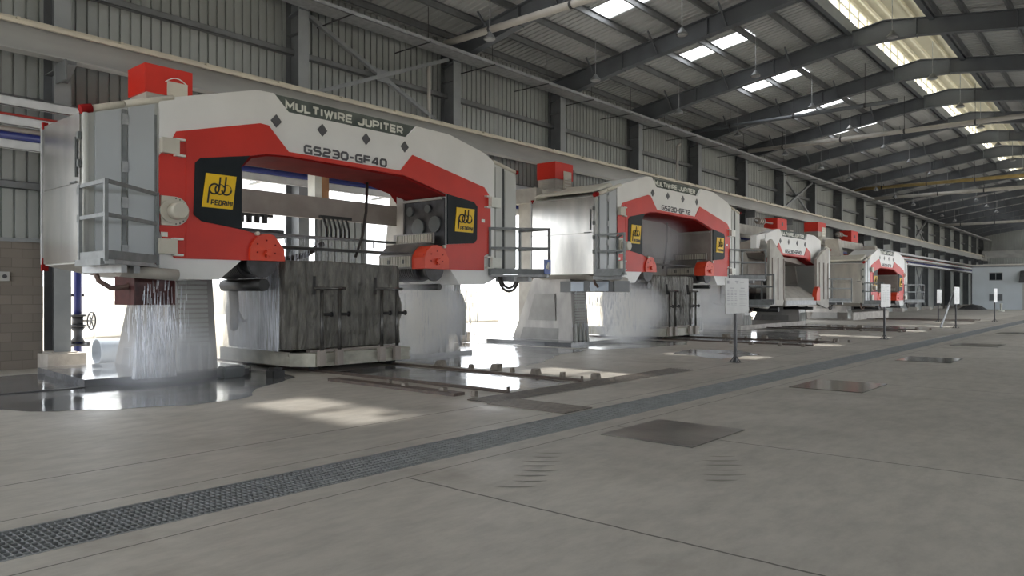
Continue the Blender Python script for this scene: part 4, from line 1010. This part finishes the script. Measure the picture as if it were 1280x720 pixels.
    if idx in (1, 3):
        # sloping red and beige top hood at the left end
        b = MB(); b.hexa([T(4.75, 4.65)[:1]+(13.2,4.72+dz), T(5.9, 0)[:1]+(13.2,5.05+dz), T(5.9, 0)[:1]+(yb,5.05+dz), T(4.75, 0)[:1]+(yb,4.72+dz)], [T(4.8, 0)[:1]+(13.3,4.8+dz), T(5.9, 0)[:1]+(13.3,5.15+dz), T(5.9, 0)[:1]+(yb-.1,5.15+dz), T(4.8, 0)[:1]+(yb-.1,4.8+dz)]); part(b, 'top_hood', 'beige')
        x = T(7.7, 0)[0]; b = MB(); b.hexa([(x-1.4,15.0,4.9+dz),(x+1.6,15.0,4.9+dz),(x+1.6,16.2,4.9+dz),(x-1.4,16.2,4.9+dz)], [(x+.2,15.1,5.35+dz),(x+1.5,15.1,5.35+dz),(x+1.5,16.1,5.35+dz),(x+.2,16.1,5.35+dz)]); part(b, 'belt_hood', 'soffit')
    return root

machine(0, 0, 0, 'GS230-GF40', 'red and white stone-cutting gantry beside the block wall, raised over a wet granite block', dict(pillars=(7.15, 13.75), hoods=[(7.62,16.4,5.2,6.62,1.05,.85,True)], deck=None))
machine(1, 14.73, .13, 'GS230-GF72', 'second red and white gantry saw with a bright steel end cover', dict(pillars=(20.4, 28.9), hoods=[(22.3,16.4,5.2,6.5,1.1,.85,True)], cover_back=15.6, deck=5.3))
machine(2, 26.65, -.87, 'GS230-GF40', 'third gantry saw, lowered, its grey side covers swung open', dict(pillars=(34.0, 41.5), hoods=[(34.6,16.4,5.2,6.4,1.1,.85,True),(43.6,16.2,5.45,6.1,1.5,.8,False)], opened=True, deck=5.3))
machine(3, 43.95, -1.0, 'GS230-GF72', 'lowered red and white gantry saw at the far end of the row', dict(pillars=(50.0, 58.5), hoods=[(51.3,16.4,5.2,6.45,1.6,.9,True),(58.0,16.2,5.5,6.3,1.7,.8,False)], cover_back=16.5, deck=5.4))

# ------------------------------------------------------------------ blocks on carriages
def granite(x0, x1, y0, y1, z0, z1, label):
    from mathutils import noise
    b = MB(); nx, ny, nz = 120, 50, 50
    drills = [(x0+.12+i*(x1-x0-.2)/13+random.uniform(-.07,.07), random.uniform(.25,.75), random.random() < .5) for i in range(14)]
    def P(u, v, w):
        p = Vector((x0+(x1-x0)*u, y0+(y1-y0)*v, z0+(z1-z0)*w))
        c = Vector(((x0+x1)/2, (y0+y1)/2, (z0+z1)/2))
        n1 = noise.fractal(p*1.1, .9, 2.1, 5); n2 = noise.noise(p*4)
        d = (p-c); e = max(abs(u-.5), abs(v-.5))*2
        # rounded arrises
        corner = 1 - .012*((abs(u-.5)*2)**12 + (abs(v-.5)*2)**12 + (abs(w-.5)*2)**12)
        q = c + d*corner
        q += Vector((n1*.045, n1*.05+.012*math.sin(p.x*26+n2*2.5) * (1 if v < .01 or v > .99 else .3), noise.noise(p*1.3+Vector((9,2,1)))*.055 if w > .9 else 0))
        if v < .01:
            for dx_, ln, up in drills:
                a = abs(p.x-dx_)
                if a < .035 and ((w > 1-ln) if up else (w < ln)): q.y += .035*(1-(a/.035)**2)
            q.y += noise.fractal(p*3.5, .8, 2.2, 4)*.02
        if u > .99 or u < .01: q.x += noise.fractal(p*2.2, .9, 2.1, 4)*.06
        return q
    cache = {}
    def V(i, j, k):
        key = (i, j, k)
        if key not in cache: cache[key] = b.bm.verts.new(P(i/nx, j/ny, k/nz))
        return cache[key]
    for i in range(nx):
        for j in range(ny):
            b.bm.faces.new((V(i,j,nz), V(i+1,j,nz), V(i+1,j+1,nz), V(i,j+1,nz))); b.bm.faces.new((V(i,j+1,0), V(i+1,j+1,0), V(i+1,j,0), V(i,j,0)))
    for i in range(nx):
        for k in range(nz):
            b.bm.faces.new((V(i,0,k), V(i+1,0,k), V(i+1,0,k+1), V(i,0,k+1))); b.bm.faces.new((V(i,ny,k+1), V(i+1,ny,k+1), V(i+1,ny,k), V(i,ny,k)))
    for j in range(ny):
        for k in range(nz):
            b.bm.faces.new((V(0,j,k+1), V(0,j+1,k+1), V(0,j+1,k), V(0,j,k))); b.bm.faces.new((V(nx,j,k), V(nx,j+1,k), V(nx,j+1,k+1), V(nx,j,k+1)))
    bmesh.ops.recalc_face_normals(b.bm, faces=b.bm.faces[:])
    return tag(b.build('granite_block', 'granite', origin=((x0+x1)/2, (y0+y1)/2, z0), smooth=True), label, 'stone block')
def carriage(sx, label):
    og = (10.3+sx, 14.6, 0); e = empty('block_carriage', og, label, 'carriage')
    x0, x1 = 8.75+sx, 11.62+sx
    b = MB(); b.prism([(x0,13.45),(x0+.3,13.0),(x1,13.0),(x1,16.3),(x0,16.3)], .12, .40, 'z'); b.build('carriage_bed', 'carriage', e, og)
    b = MB(); b.box(x0-.015, x0+.02, 13.5, 16.25, .33, .42).box(x0+.35, x1, 12.96, 13.0, .13, .19).box(x0+.35, x1, 12.96, 13.0, .34, .40); b.build('bed_flange', 'carriage', e, og)
    for x in (9.25+sx, 11.35+sx):
        for y in (13.35, 15.8):
            b = MB(); b.tube([(x-.05,y,.14),(x+.05,y,.14)], .14, 16); b.build('wheel', 'darksteel', e, og)
    b = MB()
    for k in range(4): b.box(x0+.35, x1-.1, 13.25+.75*k, 13.4+.75*k, .40, .455)
    b.build('timber_bearer', 'brownsteel', e, og)
    for xa, xb_ in ((9.14+sx, 9.58+sx), (10.72+sx, 11.16+sx)):
        b = MB()
        for x in (xa, xb_): b.tube([(x, 12.9, .14), (x, 12.9, 1.72)], .038, 8)
        b.tube([(xa-.22, 12.86, 1.74), (xb_+.12, 12.86, 1.74)], .032, 8)
        st = b.build('clamp_stand', 'standsteel', e, og)
        for x in (xa+.28, xb_+.28): b = MB(); b.tube([(x-.26,12.9,1.2),(x-.02,12.9,1.2)], .03, 8); b.tube([(x-.05,12.9,1.2),(x-.02,12.9,1.2)], .055, 8); b.build('clamp_screw', 'blacksteel', st, og)
        b = MB(); b.bar((xa-.22,12.86,1.62), (xa-.14,12.95,1.98), .06); b.build('clamp_handle', 'blacksteel', st, og)
        for x in (xa, xb_): b = MB(); b.box(x-.075, x+.075, 12.86, 12.96, .14, .46); b.build('stand_socket', 'brownsteel', st, og)
    return e
granite(8.42, 11.55, 13.18, 15.5, .455, 2.33, 'big rough wet granite block standing on a carriage under the raised gantry saw')
carriage(0, 'pale steel carriage with clamp stands under the big wet granite block')
granite(23.1, 26.3, 13.18, 15.3, .455, 2.33, 'granite block half hidden by mist under the second machine')
carriage(14.73, 'pale steel carriage carrying the granite block of the second machine')

# carriage rails on the floor + timbers
gi = 0
for m, sx in enumerate((0, 14.73, 26.65, 43.95)):
    lab = ['first', 'second', 'third', 'last'][m]
    for x, side in ((9.25+sx, 'left'), (11.35+sx, 'right')):
        y0 = 7.95
        e = empty('carriage_rail', (x, 12, 0), f'rusty floor rail of the {lab} machine, the {side} of its pair', 'rail', 'carriage rails'); og = (x, 12, 0)
        b = MB(); b.box(x-.07, x+.07, y0, 17.5, 0, .012).box(x-.02, x+.02, y0, 17.5, .012, .045); b.build('rail_bar', 'rust', e, og)
        b = MB(); b.box(x-.03, x+.03, y0-.02, y0, 0, .10); b.build('end_stop', 'rust', e, og)
# stray stones and timbers beside the rails
stones = []
for sx in (0, 14.73, 26.65):
    for (x, y, a) in ((8.55,9.6,.12), (8.5,8.75,.13), (8.62,8.1,.11), (8.7,10.3,.10), (11.75,12.0,.22), (11.75,11.2,.10), (11.8,10.5,.22), (11.75,9.9,.10), (11.7,9.3,.16), (11.75,8.7,.12), (11.8,8.0,.15), (11.72,7.55,.08)):
        stones.append((x+sx+random.uniform(-.06,.06), y+random.uniform(-.1,.1), a*random.uniform(.85,1.2)))
NAMES = ['first', 'second', 'third']
for i, (x, y, a) in enumerate(stones):
    b = MB(); h = .06+a*.35
    def jit(): return random.uniform(-.15,.15)*a
    b.hexa([(x-a/2+jit(),y-a/2+jit(),0.002),(x+a/2+jit(),y-a/2+jit(),0.002),(x+a/2+jit(),y+a/2+jit(),0.002),(x-a/2+jit(),y+a/2+jit(),0.002)], [(x-a*.4,y-a*.4,h+jit()*.3),(x+a*.4,y-a*.4,h+jit()*.3),(x+a*.4,y+a*.4,h+jit()*.3),(x-a*.4,y+a*.4,h+jit()*.3)])
    bmesh.ops.bevel(b.bm, geom=b.bm.edges[:], offset=a*.06, segments=1, affect='EDGES')
    o = b.build('wedge_stone', 'stone', origin=(x, y, 0)); k = i % 12; side = 'left' if k < 4 else 'right'
    tag(o, f'small stone wedge beside the {side} rail of the {NAMES[i//12]} machine, {ORD[(3-k) if False else (k if k<4 else k-4)]} of its row', 'stone', 'stone wedges beside the rails')
b = MB(); b.box(8.35, 8.6, 8.3, 11.6, 0, .05); tag(b.build('rusty_bar', 'rust', origin=(8.47, 10, 0)), 'rusty flat bar lying left of the nearest rails', 'bar')

# concrete plinths at the pillars and low black box
b = MB(); b.prism([(5.05,14.05),(8.0,13.75),(8.25,14.1),(8.25,17.2),(5.3,17.2)], 0, .13, 'z'); o = tag(b.build('machine_base', 'water', origin=(6.7, 15.5, 0)), 'low wet concrete base under the pillar hit by falling water', 'base', 'wet machine bases')
b = MB(); b.box(19.0, 21.9, 13.7, 17.3, 0, .10); tag(b.build('machine_base', 'water', origin=(20.4, 15.5, 0)), 'low wet concrete base around the left pillar of the second machine', 'base', 'wet machine bases')
b = MB(); b.box(12.7, 14.8, 14.0, 17.3, 0, .10); tag(b.build('machine_base', 'water', origin=(13.7, 15.5, 0)), 'low wet concrete base around the nearest right pillar', 'base', 'wet machine bases')
for sx, lab in ((26.65, 'third'), (43.95, 'farthest')):
    b = MB(); b.prism([(6.2+sx,14.1),(14.8+sx,14.1),(14.8+sx,17.0),(6.2+sx,17.0)], 0, .5 if sx > 40 else .2, 'z'); tag(b.build('machine_base', 'plinth', origin=(10.5+sx, 15.5, 0)), f'pale concrete base below the {lab} machine', 'base')
x, y = 8.0, 12.8
b = MB(); b.box(x-.13, x+.13, y-.13, y+.13, 0, .15); b.box(x-.1, x+.1, y-.1, y+.1, .15, .2)
bmesh.ops.bevel(b.bm, geom=b.bm.edges[:], offset=.012, segments=2, affect='EDGES')
tag(b.build('black_block', 'blacksteel', origin=(x, y, 0)), 'small black stepped block on the floor by the carriage', 'block')
b = MB(); b.box(7.3, 7.75, 13.45, 13.75, 0, .22); bmesh.ops.bevel(b.bm, geom=b.bm.edges[:], offset=.03, segments=2, affect='EDGES')
tag(b.build('wet_block', 'column', origin=(7.5, 13.6, 0)), 'wet grey block in the spray before the nearest left pillar', 'block')
b = MB(); b.box(1.0, 5.0, 13.9, 14.0, 0, .02); tag(b.build('floor_channel', 'darksteel', origin=(3, 13.95, 0)), 'dark channel edge across the wet floor at the left', 'channel')

# puddles
def puddle(pts, lab, seed, z=.004):
    rnd = random.Random(seed); b = MB(); out = []
    n = len(pts)
    for i in range(n):
        p0, p1 = Vector(pts[i]), Vector(pts[(i+1) % n]); L = (p1-p0).length; k = max(2, int(L/.35))
        nrm = Vector((-(p1-p0).y, (p1-p0).x)).normalized()
        for j in range(k):
            q = p0.lerp(p1, j/k) + nrm*rnd.uniform(-.09,.09); out.append((q.x, q.y))
    f = b.bm.faces.new([b.bm.verts.new((x, y, z)) for x, y in out])
    if f.normal.z < 0: f.normal_flip()
    bmesh.ops.recalc_face_normals(b.bm, faces=[f])
    f.normal_update()
    if f.normal.z < 0: f.normal_flip()
    cx = sum(p[0] for p in pts)/n; cy = sum(p[1] for p in pts)/n
    o = b.build('puddle', 'water', origin=(cx, cy, 0)); return tag(o, lab, 'puddle', 'puddles under the machines')
puddle([(2.0,14.5),(3.0,12.5),(3.55,11.7),(4.3,10.95),(5.2,10.65),(6.0,10.55),(6.6,11.1),(7.2,11.9),(8.4,12.6),(8.6,17.2),(2.0,17.2)], 'large puddle spreading below the maroon skirt and its water jets', 1)
puddle([(9.40,8.0),(11.2,8.0),(11.2,12.9),(9.40,12.9)], 'shallow water between the nearest carriage rails', 2)
puddle([(11.9,11.0),(13.0,10.6),(14.5,11.2),(16.2,12.0),(18.0,12.3),(18.0,17.4),(11.9,17.4)], 'broad puddle between the nearest and second machines', 3)
puddle([(18.4,12.2),(20.0,11.6),(22.0,11.3),(23.3,12.0),(23.4,17.2),(18.4,17.3)], 'puddle at the left foot of the second machine', 4)
puddle([(24.1,8.1),(25.9,8.1),(25.9,12.8),(24.1,12.8)], 'shallow water between the rails of the second machine', 5)
puddle([(26.5,8.6),(28.5,9.2),(31.0,10.0),(34.0,11.0),(34.0,17.0),(26.5,17.0)], 'puddle right of the second machine carriage', 6)
puddle([(17.6,8.1),(19.6,7.9),(20.6,8.9),(20.2,10.2),(18.4,9.8)], 'small puddle beyond the nearest notice board', 8)
puddle([(36.2,8.3),(38.0,8.3),(42.0,9.5),(42.0,16.0),(35.0,16.0)], 'puddle below the third machine', 7)

# valve pipe and large pale pipe by the wall
x, y = 6.70, 19.05; og = (x, y, 0)
e = empty('valve_pipe', og, 'blue upright pipe with a hand-wheel valve beside the first column', 'pipe')
b = MB(); b.tube([(x,y,0),(x,y,4.5)], .085, 12); b.build('riser', 'bluepipe', e, og)
b = MB(); b.tube([(x,y,.5),(x,y,.62),(x,y,.75),(x,y,.85)], [.16,.09,.09,.16], 12); b.tube([(x,y,.85),(x,y,1.12)], .12, 12)
for z in (.42, .86, 1.1): b.tube([(x,y,z),(x,y,z+.05)], .19, 14)
b.tube([(x-.25,y,.45),(x+.25,y,.45)], .06, 8); b.build('valve_body', 'darksteel', e, og)
b = MB(); c = Vector((x+.22, y-.22, 1.0)); ring = [(c.x+.2*math.cos(a)*.707, c.y+.2*math.cos(a)*.707, c.z+.2*math.sin(a)) for a in [2*PI*i/20 for i in range(21)]]
b.tube(ring, .018, 6, False)
for i in range(3):
    a = PI*i/3; b.bar((c.x+.2*math.cos(a)*.707, c.y+.2*math.cos(a)*.707, c.z+.2*math.sin(a)), (c.x-.2*math.cos(a)*.707, c.y-.2*math.cos(a)*.707, c.z-.2*math.sin(a)), .02)
b.bar((x,y,1.0), tuple(c), .035); b.build('hand_wheel', 'darksteel', e, og)
b = MB(); b.bar((x-.2,y+.05,1.6),(x+.15,y+.05,1.6), .06); b.build('wall_clamp', 'darksteel', e, og)
# hollow pipe
b = MB(); seg = 24; x0, x1, y, z, R, r = 6.85, 9.2, 18.35, .30, .30, .27
rings = []
for xx, rad in ((x1,R),(x0,R),(x0,r),(x1,r)): rings.append([b.bm.verts.new((xx, y+rad*math.cos(2*PI*k/seg), z+rad*math.sin(2*PI*k/seg))) for k in range(seg)])
for i in range(4):
    A_, B_ = rings[i], rings[(i+1) % 4]
    for k in range(seg): f = b.bm.faces.new((A_[k], A_[(k+1) % seg], B_[(k+1) % seg], B_[k])); f.smooth = True
tag(b.build('drain_pipe', 'bluedrum', origin=((x0+x1)/2, y, 0)), 'large pale blue hollow pipe lying by the wall opening', 'pipe')

# hose coils and hanging bits near the pillars
hb = MB(); hb.tube([(8.05,14.6,2.0),(8.15,14.5,1.3),(8.3,14.5,1.05),(8.55,14.6,1.1),(8.65,14.7,1.5),(8.6,14.9,2.1)], .035, 8); tag(hb.build('hanging_hose', 'pillar', origin=(8.3,14.5,1.05)), 'pale hose looped between the left pillar and the block', 'hose', 'hoses')
hb = MB(); hb.tube([(7.9,14.3,2.1),(7.95,14.25,1.4),(7.98,14.3,.95),(8.02,14.35,1.4),(8.0,14.4,2.1)], .09, 8); tag(hb.build('hanging_hose', 'pillar', origin=(7.95,14.3,.95)), 'thick pale hose hanging on the nearest left pillar', 'hose', 'hoses')

# ------------------------------------------------------------------ water
def rain(name, label, regions, seed):
    rnd = random.Random(seed); b = MB()
    for (x0, x1, y0, y1, z0, z1, n, r) in regions:
        for i in range(n):
            x = rnd.uniform(x0,x1); y = rnd.uniform(y0,y1); zt = z1-rnd.random()*(z1-z0)*.75; l = rnd.uniform(.06,.35); zb = max(z0, zt-l)
            b.tube([(x,y,zt),(x+rnd.uniform(-.01,.01),y,zb)], [r*.5, r], 3, False)
    cx = sum((q[0]+q[1])/2 for q in regions)/len(regions); cy = sum((q[2]+q[3])/2 for q in regions)/len(regions)
    return tag(b.build(name, 'jet', origin=(cx, cy, 0)), label, 'water', None, 'stuff')
rain('falling_water', 'streaks of water falling around the nearest left pillar', [(5.6,6.35,12.95,13.8,.05,1.9,420,.006),(6.3,6.9,13.6,14.3,.05,1.3,60,.005)], 3)
rain('falling_water', 'drops of water falling at the nearest right pillar', [(13.2,14.2,13.1,14.2,.05,1.9,500,.006),(12.2,13.2,13.1,14.2,.1,1.8,120,.005)], 4)
rain('falling_water', 'fine spray lines under the wires of the nearest machine', [(8.5,11.4,14.2,14.8,2.33,2.92,260,.005)], 5)
rain('falling_water', 'streaks of water falling at the left foot of the second machine', [(19.6,22.3,12.8,14.2,.05,2.0,380,.007)], 6)
# film of water running down the block side facing the left pillar
b = MB(); b.box(8.36, 8.375, 13.25, 15.45, .46, 2.25); tag(b.build('falling_water', 'film', origin=(8.36, 14.3, .46)), 'sheet of water running down the left side of the nearest block', 'water', None, 'stuff')
b = MB()
for (xa, xb_) in ((5.68,5.72),(5.85,5.9),(6.03,6.07),(6.2,6.23)): b.hexa([(xa-.09,13.3,.14),(xb_+.09,13.3,.14),(xb_+.09,13.45,.14),(xa-.09,13.45,.14)], [(xa,13.35,1.45),(xb_,13.35,1.45),(xb_,13.38,1.45),(xa,13.38,1.45)])
tag(b.build('falling_water', 'film', origin=(5.95,13.35,.1)), 'jets of water pouring from the maroon skirt of the nearest machine', 'water', None, 'stuff')

def cloud(loc, scale, dens, lab, rot=0):
    b = MB(); bmesh.ops.create_icosphere(b.bm, subdivisions=3, radius=1)
    o = b.build('water_mist', mist('mist', dens)); o.location = loc; o.scale = scale; o.rotation_euler.z = rot
    return tag(o, lab, 'mist', None, 'stuff')
cloud((6.3,13.7,.45), (1.5,1.5,.95), .45, 'bluish spray mist around the nearest left pillar')
cloud((12.75,13.7,1.0), (1.35,1.2,1.55), 1.3, 'white spray mist right of the nearest granite block')
cloud((7.95,14.4,1.0), (.75,1.4,1.4), .35, 'spray mist left of the nearest granite block')
cloud((21.9,13.4,1.0), (1.9,1.5,1.5), .9, 'white spray mist at the left foot of the second machine')
cloud((24.9,14.4,3.6), (3.2,1.3,1.7), .45, 'thin mist filling the arch of the second machine')
cloud((28.9,14.0,1.0), (2.6,1.9,1.5), .3, 'thin mist right of the second granite block')

# ------------------------------------------------------------------ yard outside
b = MB(); b.box(-40, 120, 22.0, 120, -.6, -.02); b.box(-120, XB, -80, 120, -.6, -.02); b.box(XB, 140, -80, YR-6, -.6, -.02); struct(b.build('floor', 'outside'))  # unseen side and rear ground added to block light from below
b = MB(); b.box(-40, 120, 60, 60.4, -.02, 2.2); tag(b.build('yard_wall', 'yardwall', origin=(20, 60, 0)), 'sunlit pale boundary wall across the yard outside', 'wall')
for i, (x, y, w, d, h) in enumerate(((12,30,2.4,1.6,1.4), (26,34,3,1.8,1.5), (33,31,2.8,1.8,1.2))):
    bb_ = MB(); bb_.box(x-w/2, x+w/2, y-d/2, y+d/2, -.02, h); bmesh.ops.bevel(bb_.bm, geom=bb_.bm.edges[:], offset=.1, segments=2, affect='EDGES')
    tag(bb_.build('yard_stone', 'yardwall', origin=(x, y, 0)), ['left', 'middle', 'right'][i]+' one of the pale stone blocks lying in the sunlit yard', 'stone block', 'stone blocks in the yard')

# ------------------------------------------------------------------ right side wall (out of view; openings shaped to tune the hall light)
b = MB(); prof = []; x = XB
while x < XE: prof += [(x, YR), (x+.235, YR), (x+.26, YR+.045), (x+.305, YR+.045)]; x += .33
near = [p for p in prof if p[0] < 45]; far = [p for p in prof if p[0] >= 44.9]; b.strip(near, 4.4, 10.6, 'z'); b.strip(far, 6.5, 10.6, 'z'); struct(b.build('wall_right', 'siding'))
b = MB(); b.strip([(x, YR) for x in (XB, RX_CLOSED)], 0, 3.3, 'z'); struct(b.build('wall_right', 'siding'))
b = MB(); b.strip([(XB, YR), (XB, 1.0)], 0, 11.2, 'z'); b.strip([(XB, 1.0), (XB, SY)], 8.0, 12.0, 'z'); struct(b.build('wall_front', 'siding'))  # unseen end behind the camera, its opening shaped to light the floor

# ------------------------------------------------------------------ light
W = bpy.data.worlds.new('sky'); S.world = W; W.use_nodes = True
nt = W.node_tree; bg = nt.nodes['Background']; bg.inputs[0].default_value = (.92,.96,1.0,1); bg.inputs[1].default_value = 1.0
sun = bpy.data.lights.new('sun', 'SUN'); sun.energy = 3.2; sun.angle = math.radians(2.0); sun.color = (1,.95,.87)
so = bpy.data.objects.new('sun', sun); COL.objects.link(so)
d = Vector((-.25,-.37,-1)).normalized(); so.rotation_euler = d.to_track_quat('-Z','Y').to_euler(); so.location = (20, 30, 40)

# ------------------------------------------------------------------ camera
cam = bpy.data.cameras.new('camera'); co = bpy.data.objects.new('camera', cam); COL.objects.link(co)
cam.sensor_width = 36; cam.lens = 930/1280*36; cam.shift_y = 9/1280; cam.clip_end = 400; cam.clip_start = .05
co.location = (0,0,1.6); yaw = math.atan(790/930)
co.rotation_euler = (PI/2, 0, yaw - PI/2)
S.camera = co
S.view_settings.view_transform = 'Standard'; S.view_settings.look = 'None'; S.view_settings.gamma = 1; S.view_settings.use_curve_mapping = False
S.view_settings.exposure = 2.05
S.cycles.use_denoising = True
S.cycles.max_bounces = 8; S.cycles.diffuse_bounces = 5; S.cycles.glossy_bounces = 4; S.cycles.transparent_max_bounces = 12; S.cycles.volume_bounces = 4
S.cycles.sample_clamp_indirect = 6; S.cycles.volume_step_rate = 3; S.cycles.volume_max_steps = 64
